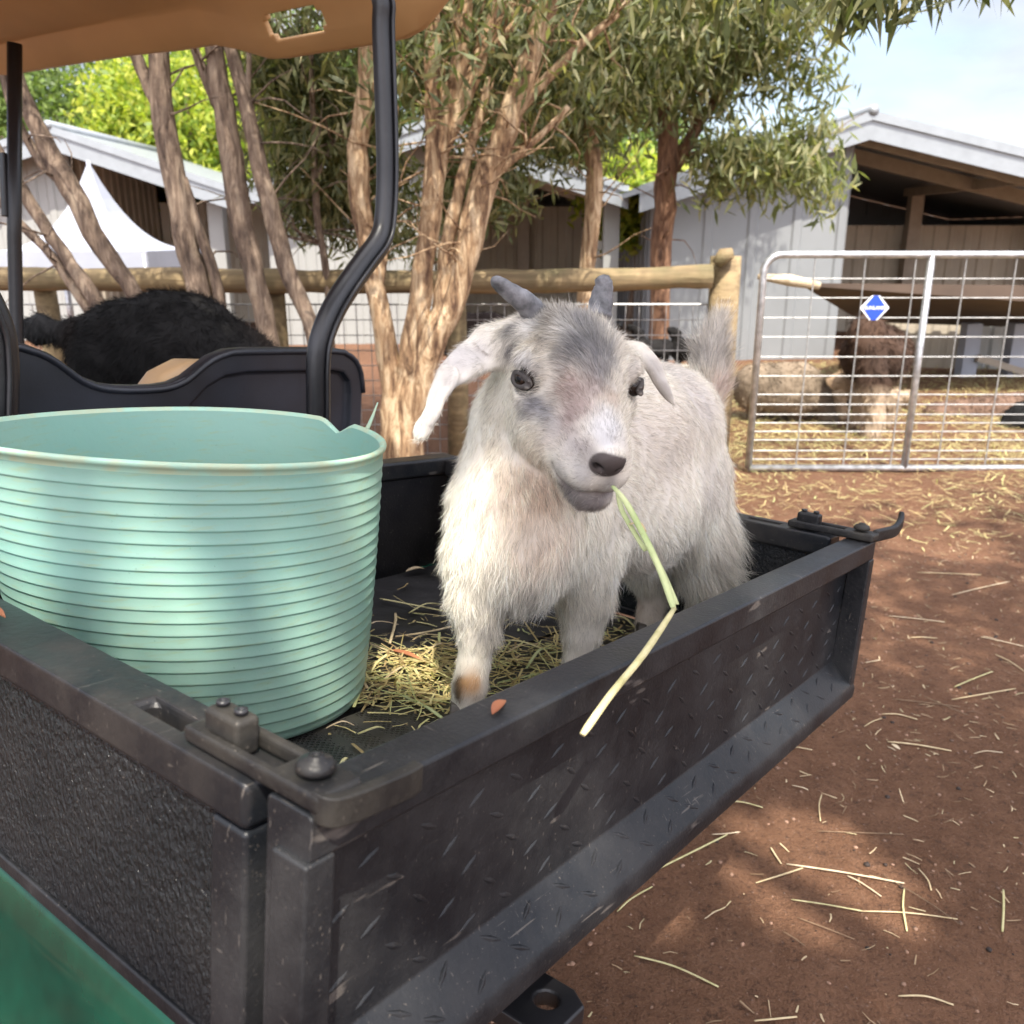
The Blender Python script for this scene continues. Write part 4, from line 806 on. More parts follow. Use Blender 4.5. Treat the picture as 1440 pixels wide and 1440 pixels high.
# stalks on the dirt, one object each
gs = [(892, 1345, 1010, 1392, 'stalk', .0042), (868, 1282, 917, 1250, 'stalk', .0034), (905, 1235, 1022, 1180, 'stalk', .0046), (1062, 1250, 1128, 1228, 'straw', .004), (1112, 1274, 1212, 1290, 'stalk', .0034), (1205, 1290, 1345, 1302, 'straw', .003), (1083, 1198, 1098, 1222, 'straw', .0040), (1105, 1222, 1270, 1252, 'strawp', .0042), (1270, 1260, 1274, 1318, 'stalk', .0038), (1410, 1256, 1408, 1318, 'stalk', .0044), (1262, 1408, 1340, 1418, 'straw', .004), (1248, 1044, 1338, 1054, 'straw', .0046), (1155, 1122, 1153, 1162, 'straw', .003), (1020, 1132, 1072, 1142, 'stalk', .0036), (1110, 1054, 1142, 1057, 'straw', .003), (1113, 1110, 1136, 1116, 'strawp', .003),
      (1148, 1176, 1270, 1178, 'twig', .0022), (1240, 1005, 1290, 1012, 'straw', .004), (1215, 1024, 1240, 1011, 'straw', .003), (1342, 966, 1396, 944, 'stalk', .0042), (1338, 985, 1428, 968, 'straw', .004), (1280, 894, 1318, 894, 'straw', .004), (1400, 917, 1440, 942, 'straw', .004), (1216, 934, 1238, 929, 'strawp', .0036), (1300, 982, 1360, 1006, 'twig', .003), (1255, 985, 1350, 995, 'twig', .003), (1190, 1240, 1238, 1270, 'strawp', .003), (1290, 1230, 1308, 1262, 'straw', .003), (1000, 1290, 1018, 1284, 'straw', .003), (990, 1298, 1020, 1283, 'strawp', .0022), (1120, 1300, 1200, 1330, 'twig', .0022), (1000, 1180, 1040, 1176, 'strawp', .003), (1370, 1058, 1410, 1058, 'strawp', .003), (1380, 890, 1440, 905, 'strawp', .004), (1250, 860, 1330, 868, 'strawp', .004), (1340, 830, 1420, 815, 'strawp', .004), (1290, 800, 1380, 805, 'straw', .004), (1350, 1310, 1240, 1240, 'twig', .002), (1060, 1440, 1120, 1436, 'straw', .004), (1100, 1320, 1130, 1340, 'twig', .002)]
for i, (x0, y0, x1, y1, m, w) in enumerate(gs):
    a, b = gnd(x0, y0, .012), gnd(x1, y1, .012); a[2] = gh(a[0], a[1]) + .004; b[2] = gh(b[0], b[1]) + .004
    c = (a + b) / 2 + np.array([*rs.normal(size=2) * .004, .002]); twig = m == 'twig'
    blade('dry_twig' if twig else 'straw_stalk', [a, c, b], w * .52, m, 'thin brown twig lying on the red dirt' if twig else ('pale straw stalk lying on the red dirt behind the cart' if m != 'stalk' else 'greenish straw stalk lying on the red dirt behind the cart'), 'twigs on the dirt' if twig else ('pale straw stalks on the dirt' if m != 'stalk' else 'greenish straw stalks on the dirt'), 'twig' if twig else 'straw', flat=.6)
for x0, y0, x1, y1, wd, m, lb in ((1165, 1084, 1192, 1112, .010, 'leafd', 'curled dark green gum leaf on the dirt right of the tailgate lip'), (1195, 1232, 1272, 1255, .008, 'leafr', 'long brown gum leaf in the patch of sun on the dirt'), (1335, 1250, 1372, 1238, .010, 'leafd', 'dark green leaf near the right edge of the dirt'), (1370, 1232, 1398, 1252, .010, 'leafd', 'second dark green leaf beside the one near the right edge'), (1320, 1133, 1348, 1123, .005, 'straw', 'small yellow leaf on the dirt at the right'), (1245, 1050, 1268, 1062, .013, 'strawp', 'whitish round leaf near the thick straw on the dirt'), (1222, 1192, 1245, 1206, .006, 'strawp', 'small tan leaf above the patch of sun')):
    a, b = gnd(x0, y0), gnd(x1, y1); leafobj('gum_leaf', a + [0, 0, .002], b + [0, 0, .002], wd, m, lb, np.array([0, 0, 1.0]))
# pebbles and droppings: uncountable
def rocks(N, name, label, m, rmin, rmax, rng, area):
    bmq = bmesh.new(); bmesh.ops.create_icosphere(bmq, subdivisions=1, radius=1); B = np.array([v.co[:] for v in bmq.verts]); Fq = np.array([[v.index for v in f.verts] for f in bmq.faces]); bmq.free(); V = []; F = []
    for i in range(N):
        x, y = area(); r0 = rng.uniform(rmin, rmax) ; q = B * (1 + rng.normal(size=B.shape) * .16) * [rng.uniform(.8, 1.3), 1, rng.uniform(.45, .8)] * r0; a = rng.uniform(0, 6.28); Rz = np.array([[math.cos(a), -math.sin(a), 0], [math.sin(a), math.cos(a), 0], [0, 0, 1]])
        V.append(q @ Rz.T + [x, y, gh(x, y) + r0 * .15]); F.append(Fq + i * len(B))
    V = np.concatenate(V); o = put(name, V, np.concatenate(F), M[m], None, loc=V[0], smooth=True); tag(o, label, 'stones', kind='stuff')
M['peb'] = plain('dusty_pebble', (.27, .16, .105), .9, var=.45, scale=14); M['dung'] = plain('dark_dropping', (.035, .022, .016), .8, var=.3)
rocks(3600, 'pebbles', 'small dusty pebbles in the red dirt', 'peb', .0012, .0060, rs, lambda: (rs.uniform(-1.5, 3), rs.uniform(.5, 3.6)))
rocks(420, 'droppings', 'small dark droppings and clods on the dirt', 'dung', .0015, .007, rs, lambda: (rs.uniform(-1, 3), rs.uniform(.6, 3.8)))
# ------------------------------------------------------------------ smooth-blended bodies: one continuous surface each
class Body:
    def __init__(s): s.P = []
    def cap(s, a, b, ra, rb, k=.02, op=1): s.P.append(('c', np.asarray(a, float), np.asarray(b, float), ra, rb, k, op)); return s
    def chain(s, pts, k=.02, op=1):
        for i in range(len(pts) - 1): s.cap(pts[i][0], pts[i + 1][0], pts[i][1], pts[i + 1][1], k, op)
        return s
    def ell(s, c, r, Rm=None, k=.02, op=1): s.P.append(('e', np.asarray(c, float), np.asarray(r, float), np.eye(3) if Rm is None else np.asarray(Rm, float), None, k, op)); return s
    def prim(s, q, P):
        if q[0] == 'c':
            a, b, ra, rb = q[1:5]; ab = b - a; L2 = ab @ ab + 1e-12; pa = P - a; t = np.clip(pa @ ab / L2, 0, 1); return np.linalg.norm(pa - t[..., None] * ab, axis=-1) - (ra + (rb - ra) * t)
        p = (P - q[1]) @ q[3]; k0 = np.linalg.norm(p / q[2], axis=-1); k1 = np.linalg.norm(p / q[2] ** 2, axis=-1) + 1e-9; return k0 * (k0 - 1) / k1
    def comb(s, F, d, k, op):
        if op < 0: h = np.maximum(k - np.abs(F + d), 0) / k; return np.maximum(F, -d) + h * h * k * .25
        h = np.maximum(k - np.abs(F - d), 0) / k; return np.minimum(F, d) - h * h * k * .25
    def ev(s, P):
        F = np.full(P.shape[:-1], .06)
        for q in s.P: F = s.comb(F, s.prim(q, P), q[5], q[6])
        return F
    def bb(s, q):
        if q[0] == 'c': m = max(q[3], q[4]); return np.minimum(q[1], q[2]) - m, np.maximum(q[1], q[2]) + m
        m = q[2].max(); return q[1] - m, q[1] + m
    def mesh(s, axes, extra=None):
        X = [np.asarray(a, np.float64) for a in axes]; F = np.full([len(a) for a in X], .06, np.float32)
        for q in s.P:
            lo, hi = s.bb(q); mg = q[5] + .012; sl = tuple(slice(max(0, np.searchsorted(X[i], lo[i] - mg) - 1), np.searchsorted(X[i], hi[i] + mg) + 1) for i in range(3))
            if any(z.stop - z.start < 1 for z in sl): continue
            g = np.stack(np.meshgrid(*[X[i][sl[i]] for i in range(3)], indexing='ij'), -1); F[sl] = s.comb(F[sl], s.prim(q, g), q[5], q[6])
        if extra is not None: F = extra(F, X)
        I = F < 0; c = np.zeros([n - 1 for n in F.shape], np.int8)
        for i in (0, 1):
            for j in (0, 1):
                for k in (0, 1): c += I[i:i + c.shape[0], j:j + c.shape[1], k:k + c.shape[2]]
        act = np.argwhere((c > 0) & (c < 8)); idx = -np.ones(c.shape, np.int64); idx[tuple(act.T)] = np.arange(len(act))
        acc = np.zeros((len(act), 3)); cnt = np.zeros(len(act)); co = [(i, j, k) for i in (0, 1) for j in (0, 1) for k in (0, 1)]
        pos = lambda ii: np.stack([X[d][ii[:, d]] for d in range(3)], 1)
        for a in co:
            for d in range(3):
                if a[d] == 0:
                    b = list(a); b[d] = 1; ia = act + a; ib = act + b; fa = F[tuple(ia.T)]; fb = F[tuple(ib.T)]; ok = (fa < 0) != (fb < 0)
                    t_ = (fa / (fa - fb + 1e-12))[:, None]; p = pos(ia) * (1 - t_) + pos(ib) * t_; acc[ok] += p[ok]; cnt[ok] += 1
        V = acc / cnt[:, None]; Q = []
        for d in range(3):
            e1, e2 = [(1, 2), (2, 0), (0, 1)][d]; n = F.shape[d]
            A = np.take(I, range(n - 1), d); B = np.take(I, range(1, n), d); E = np.argwhere(A != B); s_ = A[tuple(E.T)]
            ok = (E[:, e1] > 0) & (E[:, e2] > 0) & (E[:, e1] < F.shape[e1] - 1) & (E[:, e2] < F.shape[e2] - 1); E = E[ok]; s_ = s_[ok]
            def ix(o1, o2): q = E.copy(); q[:, e1] -= o1; q[:, e2] -= o2; return idx[tuple(q.T)]
            q = np.stack([ix(1, 1), ix(0, 1), ix(0, 0), ix(1, 0)], 1); q[~s_] = q[~s_][:, ::-1]; Q.append(q)
        return V, np.concatenate(Q)
def axis(lo, hi, step, fine=None):
    out = [lo]
    while out[-1] < hi:
        x = out[-1]; st = step
        for f in (fine or []):
            if f[0] <= x <= f[1]: st = f[2]
        out.append(x + st)
    return np.array(out)
def normals(b, P, e=.0006):
    g = np.stack([b.ev(P + np.eye(3)[i] * e) - b.ev(P - np.eye(3)[i] * e) for i in range(3)], 1); return g / (np.linalg.norm(g, axis=1, keepdims=True) + 1e-12)
class Field:
    """smooth field from guides: (centre, radius, value)"""
    def __init__(s, G): s.C = np.array([g[0] for g in G]); s.r = np.array([g[1] for g in G]); s.v = np.array([g[2] for g in G], float)
    def __call__(s, P):
        out = np.zeros((len(P), s.v.shape[1])); wt = np.full(len(P), 1e-9)
        for c, r, v in zip(s.C, s.r, s.v):
            w = np.exp(-((P - c) ** 2).sum(1) / (2 * r * r)) + 1e-7 / (1 + ((P - c) ** 2).sum(1) * 50); out += w[:, None] * v; wt += w
        return out / wt[:, None]
def vnoise(P, scale, seed, oct=4):
    rg = np.random.default_rng(seed); out = np.zeros((len(P), 3))
    for o in range(oct):
        for j in range(3):
            K = rg.normal(size=(3, 3)) * scale * (1.6 ** o); ph = rg.uniform(0, 6.28, 3); out += np.sin(P @ K.T + ph) / (3 * 1.3 ** o)
    return out
def strands(P, N, D, Ln, Wd, lift, rng, col, seg=4, sag=.35, clump=None, curl=0.0):
    """flat tapering hair ribbons lying along the coat. P roots, N normals, D flow"""
    n = len(P); T = D - (D * N).sum(1, keepdims=True) * N; T /= np.linalg.norm(T, axis=1, keepdims=True) + 1e-9
    S = np.cross(N, T); roll = rng.normal(size=(n, 1)) * .7; S = S * np.cos(roll) + N * np.sin(roll)
    pts = []; C0 = P - N * .001; d = T * np.cos(lift)[:, None] + N * np.sin(lift)[:, None]; st = (Ln / seg)[:, None]; p = C0; k = rng.normal(size=(n, 3)) * curl
    pts.append(p)
    for i in range(seg):
        p = p + d * st; d = d + T * sag / seg + np.array([0, 0, -1.0]) * sag * .25 / seg * (Ln[:, None] / .03) + k; d /= np.linalg.norm(d, axis=1, keepdims=True); pts.append(p)
    V = []; 
    for i, q in enumerate(pts[:-1]): w = (Wd * (1 - .75 * (i / seg) ** 1.3))[:, None] / 2; V += [q - S * w, q + S * w]
    V.append(pts[-1]); m = 2 * seg + 1; V = np.stack(V, 1).reshape(-1, 3); b = np.arange(n)[:, None] * m
    T3 = [b + [2 * i, 2 * i + 1, 2 * i + 3] for i in range(seg - 1)] + [b + [2 * i, 2 * i + 3, 2 * i + 2] for i in range(seg - 1)] + [b + [2 * seg - 2, 2 * seg - 1, 2 * seg]]
    F = np.concatenate(T3); tipf = np.repeat(np.linspace(0, 1, seg + 1), [2] * seg + [1]); cols = np.repeat(col, m, 0); return V, F, cols, np.tile(tipf, n)
def set_col(me, cols):
    a = me.color_attributes.new('coat', 'FLOAT_COLOR', 'POINT'); a.data.foreach_set('color', np.concatenate([cols, np.ones((len(cols), 1))], 1).astype(np.float32).ravel())
def sample(V, Q, n, wfun, rng):
    T_ = np.concatenate([Q[:, [0, 1, 2]], Q[:, [0, 2, 3]]]); A, B, C = V[T_[:, 0]], V[T_[:, 1]], V[T_[:, 2]]; ar = np.linalg.norm(np.cross(B - A, C - A), axis=1) * wfun((A + B + C) / 3)
    i = rng.choice(len(T_), n, p=ar / ar.sum()); a, b = rng.uniform(size=(2, n, 1)); f = a + b > 1; a = np.where(f, 1 - a, a); b = np.where(f, 1 - b, b); return A[i] + (B[i] - A[i]) * a + (C[i] - A[i]) * b
def coatmat(name, fur=True, rough=.6, tr=.25):
    t = NT(name); a = t.n('ShaderNodeVertexColor', layer_name='coat'); t.set(color=a.outputs[0], rough=rough, spec=.3)
    if fur:
        tb = t.n('ShaderNodeBsdfTranslucent', {'Color': a.outputs[0]}); ms = t.n('ShaderNodeMixShader', {0: tr, 1: t.p.outputs[0], 2: tb.outputs[0]}); t.l(ms.outputs[0], t.out.inputs[0])
    return t.m
M['fur'] = coatmat('kid_hair'); M['skin'] = coatmat('kid_skin', False, .65); M['wool'] = coatmat('woolly_coat', True, .9, .1); M['woolb'] = coatmat('animal_skin', False, .9)

# ------------------------------------------------------------------ the kid goat
px = atd
HO = px(812, 535, 1.0)
def SP(x, y, lo_=.75, hi_=1.7):
    'first point of the body met by the line of sight through a pixel of the photograph'
    r = ray(x, y) / FPX; P = CAM + r * np.linspace(lo_, hi_, 500)[:, None]; f = g.ev(P); return P[np.argmax(f < .002)] if (f < .002).any() else P[np.argmin(f)]
def B3(v): return RT * v[0] + UP * v[1] + FW * v[2]
psi = R_(21); hl = B3((math.cos(psi), 0, math.sin(psi))); hh = B3((math.sin(psi), 0, -math.cos(psi))); pt = R_(52)
hf = hh * math.cos(pt) - UP * math.sin(pt); hu = hh * math.sin(pt) + UP * math.cos(pt); HM = np.stack([hl, hf, hu], 1)
def H(l, f, u): return HO + hl * (l * 1.07 + .003) + hf * f + hu * u
g = Body()
# trunk
g.cap(px(812, 655, 1.18), px(868, 612, 1.27), .088, .094, .03).cap(px(868, 612, 1.27), px(925, 604, 1.38), .094, .100, .03)
g.cap(px(770, 715, 1.14), px(880, 712, 1.29), .080, .084, .04).cap(px(880, 712, 1.29), px(935, 690, 1.37), .084, .08, .04)
# neck and brisket
g.cap(px(768, 520, 1.06), px(738, 600, 1.09), .055, .060, .03).cap(px(738, 600, 1.09), px(728, 700, 1.10), .060, .074, .03).cap(px(728, 700, 1.10), px(726, 775, 1.10), .074, .072, .03)
g.cap(px(700, 740, 1.10), px(690, 790, 1.10), .056, .050, .03).cap(px(790, 740, 1.15), px(815, 790, 1.17), .062, .05, .03)
# legs
g.chain([(px(682, 780, 1.09), .046), (px(670, 845, 1.09), .031), (px(672, 890, 1.095), .0215), (px(666, 935, 1.10), .0165), (px(660, 968, 1.10), .0175), (px(652, 1002, 1.10), .0155)], .018)
g.chain([(px(818, 775, 1.17), .052), (px(822, 840, 1.18), .034), (px(818, 890, 1.185), .0225), (px(812, 935, 1.19), .0165), (px(808, 960, 1.20), .017), (px(803, 978, 1.205), .0155)], .018)
g.chain([(px(965, 670, 1.39), .068), (px(975, 745, 1.40), .055), (px(985, 800, 1.42), .036), (px(990, 840, 1.45), .023), (px(980, 870, 1.44), .018), (px(970, 905, 1.43), .017)], .02)
g.chain([(px(900, 740, 1.44), .05), (px(910, 800, 1.45), .034), (px(920, 838, 1.47), .022), (px(914, 870, 1.46), .0175), (px(908, 900, 1.455), .017)], .02)
# tail
g.chain([(px(988, 575, 1.43), .028), (px(1000, 530, 1.435), .022), (px(1001, 490, 1.435), .017), (px(1010, 455, 1.435), .009)], .02)
# head
g.ell(H(0, -.040, -.022), (.065, .058, .060), HM, .02).ell(H(0, -.012, .012), (.050, .050, .034), HM, .02)
g.cap(H(0, -.01, -.020), H(0, .075, -.020), .055, .036, .025)
for s_ in (-1, 1):
    g.ell(H(s_ * .030, .004, -.048), (.030, .060, .042), HM, .02)
    g.ell(H(s_ * .050, -.014, .013), (.022, .022, .017), HM, .014)
    g.ell(H(s_ * .054, .004, -.020), (.016, .026, .012), HM, .012)
g.cap(H(0, .020, .008), H(0, .088, .004), .027, .020, .02)
for s_ in (-1, 1): g.cap(H(s_ * .027, .02, -.045), H(s_ * .013, .088, -.042), .034, .025, .02)
g.ell(H(0, .095, -.021), (.0335, .031, .033), HM, .018)
g.cap(H(0, .0, -.068), H(0, .085, -.066), .038, .025, .02).ell(H(.006, .106, -.0665), (.026, .0215, .0155), HM, .010)
for s_ in (-1, 1):
    g.ell(H(s_ * .0135, .109, -.030), (.0185, .0185, .020), HM, .008)
    g.ell(H(s_ * .022, .092, -.030), (.018, .024, .014), HM, .012)
g.ell(H(0, .1185, .000), (.0172, .0105, .0145), HM, .007)
for s_ in (-1, 1):     # sockets, nostrils
    g.ell(H(s_ * .074, .003, -.001), (.020, .0150, .0125), HM, .006, -1)
    R2 = HM @ np.array([[math.cos(s_ * .6), 0, -math.sin(s_ * .6)], [0, 1, 0], [math.sin(s_ * .6), 0, math.cos(s_ * .6)]]); g.ell(H(s_ * .0130, .1265, -.003), (.0066, .0065, .0030), R2, .003, -1)
g.cap(H(0, .133, -.013), H(0, .130, -.048), .0013, .0013, .003, -1)
# lips: groove laid on the surface
def onsurf(o, d, far=.09):
    o = np.asarray(o, float); d = nrm(d); P = o + d * np.linspace(far, 0, 240)[:, None]; f = g.ev(P); i = np.argmax(f < 0); return P[i]
mouth = []
for a, uu in ((-66, -.042), (-64, -.0455), (-62, -.048), (-50, -.050), (-38, -.0515), (-26, -.052), (-12, -.0515), (0, -.050), (12, -.0515), (26, -.052), (38, -.0515), (50, -.050), (62, -.048), (64, -.0455), (66, -.042)):
    mouth.append(onsurf(H(0, .070, uu), hl * math.sin(R_(a)) + hf * math.cos(R_(a))))
EYE = [H(-.0615, .003, -.001), H(.0625, .003, -.001)]; ER = .0117
lid = []
for s_ in (-1, 1):
    e = EYE[0 if s_ < 0 else 1]; ax = nrm(hl * s_ * .92 + hf * .25 + hu * .30); tt = HM.T @ B3((.90, -.42, -.2)); tt = HM @ np.array([tt[0] * (-s_), tt[1], tt[2]]); t1 = nrm(tt - ax * (tt @ ax)); t2 = np.cross(ax, t1) * (1 if (np.cross(ax, t1) @ hu) > 0 else -1)
    ring = []
    for a in range(0, 361, 24):
        c_, s2 = math.cos(R_(a)), math.sin(R_(a)); ring.append(e + ax * ER * (.36 + .36 * abs(s2)) + t1 * c_ * ER * 1.12 + t2 * s2 * ER * (.50 if s2 > 0 else .62))
    lid.append((e, ax, t1, t2)); g.chain([(q, .0017) for q in ring], .005)
    g.cap(e + t1 * ER * 1.15 + ax * ER * .55, e + t1 * ER * 1.6 + ax * ER * .5 - t2 * ER * .15, .0016, .0010, .003, -1)
g.chain([(q, .0022) for q in mouth], .005, -1)
# ears
def ear(pts, k=.007, th=.0046, nv=None):
    for i in range(len(pts) - 1):
        a, wa, na = pts[i]; b, wb, nb = pts[i + 1]; d = nrm(b - a); nn = nrm(na - d * (na @ d)); s2 = np.cross(d, nn)
        for q in (.0, .5):
            c = a * (1 - q) + b * q; w = wa * (1 - q) + wb * q; g.ell(c, (np.linalg.norm(b - a) * .62 + .004, w, th), np.stack([d, s2, nn], 1), k)
            g.ell(c + nn * (th + .0022), (np.linalg.norm(b - a) * .5, w * .66, .0050), np.stack([d, s2, nn], 1), .004, -1) if i > 0 and w > .009 else None
f1 = B3((-.15, .25, -1)); f2 = B3((-.75, .15, -.7))
ear([(px(704, 488, 1.035), .028, f1), (px(675, 499, 1.02), .025, f1), (px(650, 514, 1.0), .019, f1), (px(627, 535, .985), .0145, B3((-.5, .4, -.8))), (px(613, 562, .98), .0105, f2), (px(606, 584, .98), .0085, f2), (px(595, 602, .985), .009, B3((-.2, .1, -1))), (px(589, 613, .985), .005, B3((-.2, .1, -1)))])
g.cap(px(745, 480, 1.05), px(700, 485, 1.035), .035, .022, .02)
f3 = B3((.7, .2, -.7))
ear([(px(890, 492, 1.09), .011, B3((.3, .2, -1))), (px(908, 501, 1.09), .013, f3), (px(921, 519, 1.09), .012, f3), (px(930, 540, 1.09), .0075, f3), (px(943, 562, 1.09), .0030, f3)])
hb_ = B3((0, 0, 0))
lo = px(590, 1020, .8) ; xs_ = [g.bb(q) for q in g.P]; lo = np.min([b[0] for b in xs_], 0) - .02; hi = np.max([b[1] for b in xs_], 0) + .02
hlo = np.min([H(*q) for q in ((-.09, -.1, -.09), (.09, -.1, -.09), (-.09, .14, -.09), (.09, .14, -.09), (-.09, -.1, .06), (.09, -.1, .06), (-.09, .14, .06), (.09, .14, .06))], 0) + .015; hhi = np.max([H(*q) for q in ((-.09, -.1, -.09), (.09, -.1, -.09), (-.09, .14, -.09), (.09, .14, -.09), (-.09, -.1, .06), (.09, .14, .06), (.09, -.1, .06))], 0) - .015
AX = [axis(lo[i], hi[i], .004, [(hlo[i], hhi[i], .0019)]) for i in range(3)]
V, Q = g.mesh(AX); gn = normals(g, V)
feet = px(800, 960, 1.25)
kid = thing('kid_goat', (feet[0], feet[1], c2w(.75, .3, TOP)[2]), 'shaggy cream kid goat with grey face standing in the cart box chewing a stalk', 'goat')
# coat colour guides: local patches over a cream base
BASE = np.array([.87, .81, .70])
patches = [(H(0, .127, -.060), .013, (.27, .22, .195), .8), (H(0, .12, -.078), .012, (.58, .46, .37), .7), (H(-.026, .112, -.056), .011, (.24, .21, .20), .85), (H(.026, .112, -.056), .011, (.24, .21, .20), .85), (H(-.016, .128, -.044), .008, (.36, .33, .32), .7), (H(.016, .128, -.044), .008, (.36, .33, .32), .7), (SP(785, 445), .022, (.24, .21, .175), .8), (SP(765, 425), .014, (.30, .27, .23), .7), (SP(820, 455), .014, (.34, .32, .30), .7), (SP(820, 492), .013, (.20, .20, .215), .85), (SP(850, 500), .012, (.26, .26, .28), .75), (SP(835, 470), .012, (.24, .24, .25), .7), (SP(840, 525), .011, (.24, .23, .245), .75), (SP(800, 505), .011, (.27, .26, .26), .65),
           (SP(716, 462), .008, (.12, .12, .13), .85), (SP(722, 490), .007, (.14, .13, .14), .8), (SP(724, 510), .007, (.30, .29, .30), .6), (SP(768, 475), .009, (.42, .37, .33), .5), (SP(740, 500), .009, (.82, .80, .78), .8), (SP(752, 455), .010, (.82, .80, .76), .7), (SP(800, 472), .008, (.75, .74, .72), .5),
           (SP(752, 566), .008, (.13, .13, .145), .9), (SP(765, 578), .009, (.20, .20, .215), .8), (SP(738, 572), .010, (.34, .33, .34), .7), (SP(775, 598), .009, (.34, .33, .34), .6), (SP(745, 520), .008, (.5, .48, .47), .5),
           (SP(795, 545), .012, (.34, .235, .21), .75), (SP(812, 575), .012, (.36, .255, .23), .75), (SP(795, 590), .010, (.40, .30, .28), .65), (SP(830, 545), .010, (.34, .25, .23), .6), (SP(862, 560), .008, (.46, .33, .24), .6), (SP(850, 590), .012, (.66, .65, .66), .6), (SP(862, 615), .009, (.74, .74, .76), .7), (SP(845, 612), .009, (.62, .61, .62), .5), (SP(778, 620), .012, (.56, .50, .47), .55), (SP(800, 615), .010, (.48, .40, .38), .6), (SP(815, 630), .008, (.42, .37, .36), .6),
           (SP(800, 640), .010, (.50, .45, .44), .5), (SP(820, 668), .009, (.36, .34, .35), .6), (SP(800, 690), .009, (.22, .20, .20), .75), (SP(835, 706), .012, (.20, .175, .17), .85), (SP(860, 678), .008, (.26, .24, .24), .6), (SP(830, 645), .007, (.30, .27, .26), .6), (SP(785, 665), .008, (.36, .33, .32), .6), (SP(890, 520), .010, (.5, .46, .43), .5),
           (SP(735, 700), .028, (.80, .63, .49), .5), (SP(745, 780), .022, (.79, .62, .48), .4), (SP(690, 640), .02, (.78, .69, .58), .35), (SP(750, 645), .022, (.80, .66, .52), .5), (SP(760, 690), .02, (.78, .60, .46), .5), (SP(715, 620), .02, (.80, .75, .66), .3), (SP(790, 760), .02, (.74, .56, .44), .35),
           (SP(940, 515), .03, (.55, .50, .48), .45), (SP(985, 560), .03, (.60, .55, .53), .5), (px(1000, 500, 1.42), .022, (.50, .47, .45), .7), (px(1015, 455, 1.42), .018, (.52, .49, .46), .5), (px(1015, 550, 1.42), .016, (.70, .52, .47), .5), (SP(950, 620), .05, (.70, .62, .56), .4), (SP(1005, 690), .03, (.62, .58, .56), .4), (SP(890, 800), .03, (.74, .63, .54), .3), (SP(900, 600), .02, (.62, .55, .50), .4),
           (SP(645, 965), .008, (.03, .022, .02), .97), (SP(643, 978), .006, (.04, .03, .02), .95), (SP(662, 962), .010, (.62, .34, .14), .85), (px(640, 550, .98), .012, (.50, .47, .47), .6), (px(606, 590, .97), .010, (.50, .48, .48), .6), (px(655, 500, 1.0), .018, (.55, .52, .53), .6), (px(625, 530, .98), .012, (.50, .47, .46), .6), (px(925, 520, 1.08), .014, (.40, .36, .34), .7), (px(937, 550, 1.08), .010, (.34, .30, .28), .7), (SP(688, 890), .009, (.3, .28, .27), .6), (px(912, 860, 1.45), .02, (.62, .50, .40), .6)]
def coat(P, rng=None):
    c = np.tile(BASE, (len(P), 1)); c *= (1 + .06 * vnoise(P, 30, 5, 3)[:, :1])
    pn = P + vnoise(P, 70, 8, 3) * .004
    for q, r, v, a in patches:
        w = np.clip(np.exp(-((pn - q) ** 2).sum(1) / (2 * r * r)) * 1.35, 0, 1) * a; 
        if rng is not None: w = np.clip(w * rng.uniform(.45, 1.45, len(P)), 0, .97)
        c = c * (1 - w[:, None]) + np.array(v) * w[:, None]
    return c
# bare skin: nose pad, lips, eye rims
def skin(P):
    c = coat(P) * .80; q = (P - HO) @ HM  # skin darker than the hair: shade between strands put into its colour
    def put_(w, v): nonlocal c; c = c * (1 - w[:, None]) + np.array(v) * w[:, None]
    d = np.linalg.norm((q - [0, .122, -.001]) / [.021, .013, .014], axis=1); put_(np.clip((1.12 - d) * 8, 0, 1), (.070, .056, .052))
    for s_ in (-1, 1): d = np.linalg.norm((q - [s_ * .0134, .126, -.003]) / [.0072, .009, .0042], axis=1); put_(np.clip((1.1 - d) * 5, 0, 1), (.015, .011, .01))
    dm = np.min([np.linalg.norm(P - m_, axis=1) for m_ in smooth_path(mouth, 4)], 0); put_(np.clip((.0055 - dm) / .003, 0, 1) * .8, (.13, .105, .10)); put_(np.clip((.0032 - dm) / .0012, 0, 1), (.022, .016, .015))
    for e in EYE: d = np.linalg.norm(P - e, axis=1); put_(np.clip((ER * 1.60 - d) / .003, 0, 1) * .94, (.026, .020, .020))
    return c
def bare(P):  # 1 where hair does not grow
    q = (P - HO) @ HM; d = np.linalg.norm((q - [0, .122, -.001]) / [.020, .012, .0135], axis=1); m = d < 1.0
    dm = np.min([np.linalg.norm(P - m_, axis=1) for m_ in smooth_path(mouth, 3)], 0); m |= dm < .0028
    for (e, ax, t1, t2) in lid: v_ = P - e; m |= (np.linalg.norm(v_, axis=1) < ER * 1.48) & (v_ @ ax > 0)
    return m
bo = put('body', V, Q, M['skin'], kid, smooth=True); set_col(bo.data, skin(V))
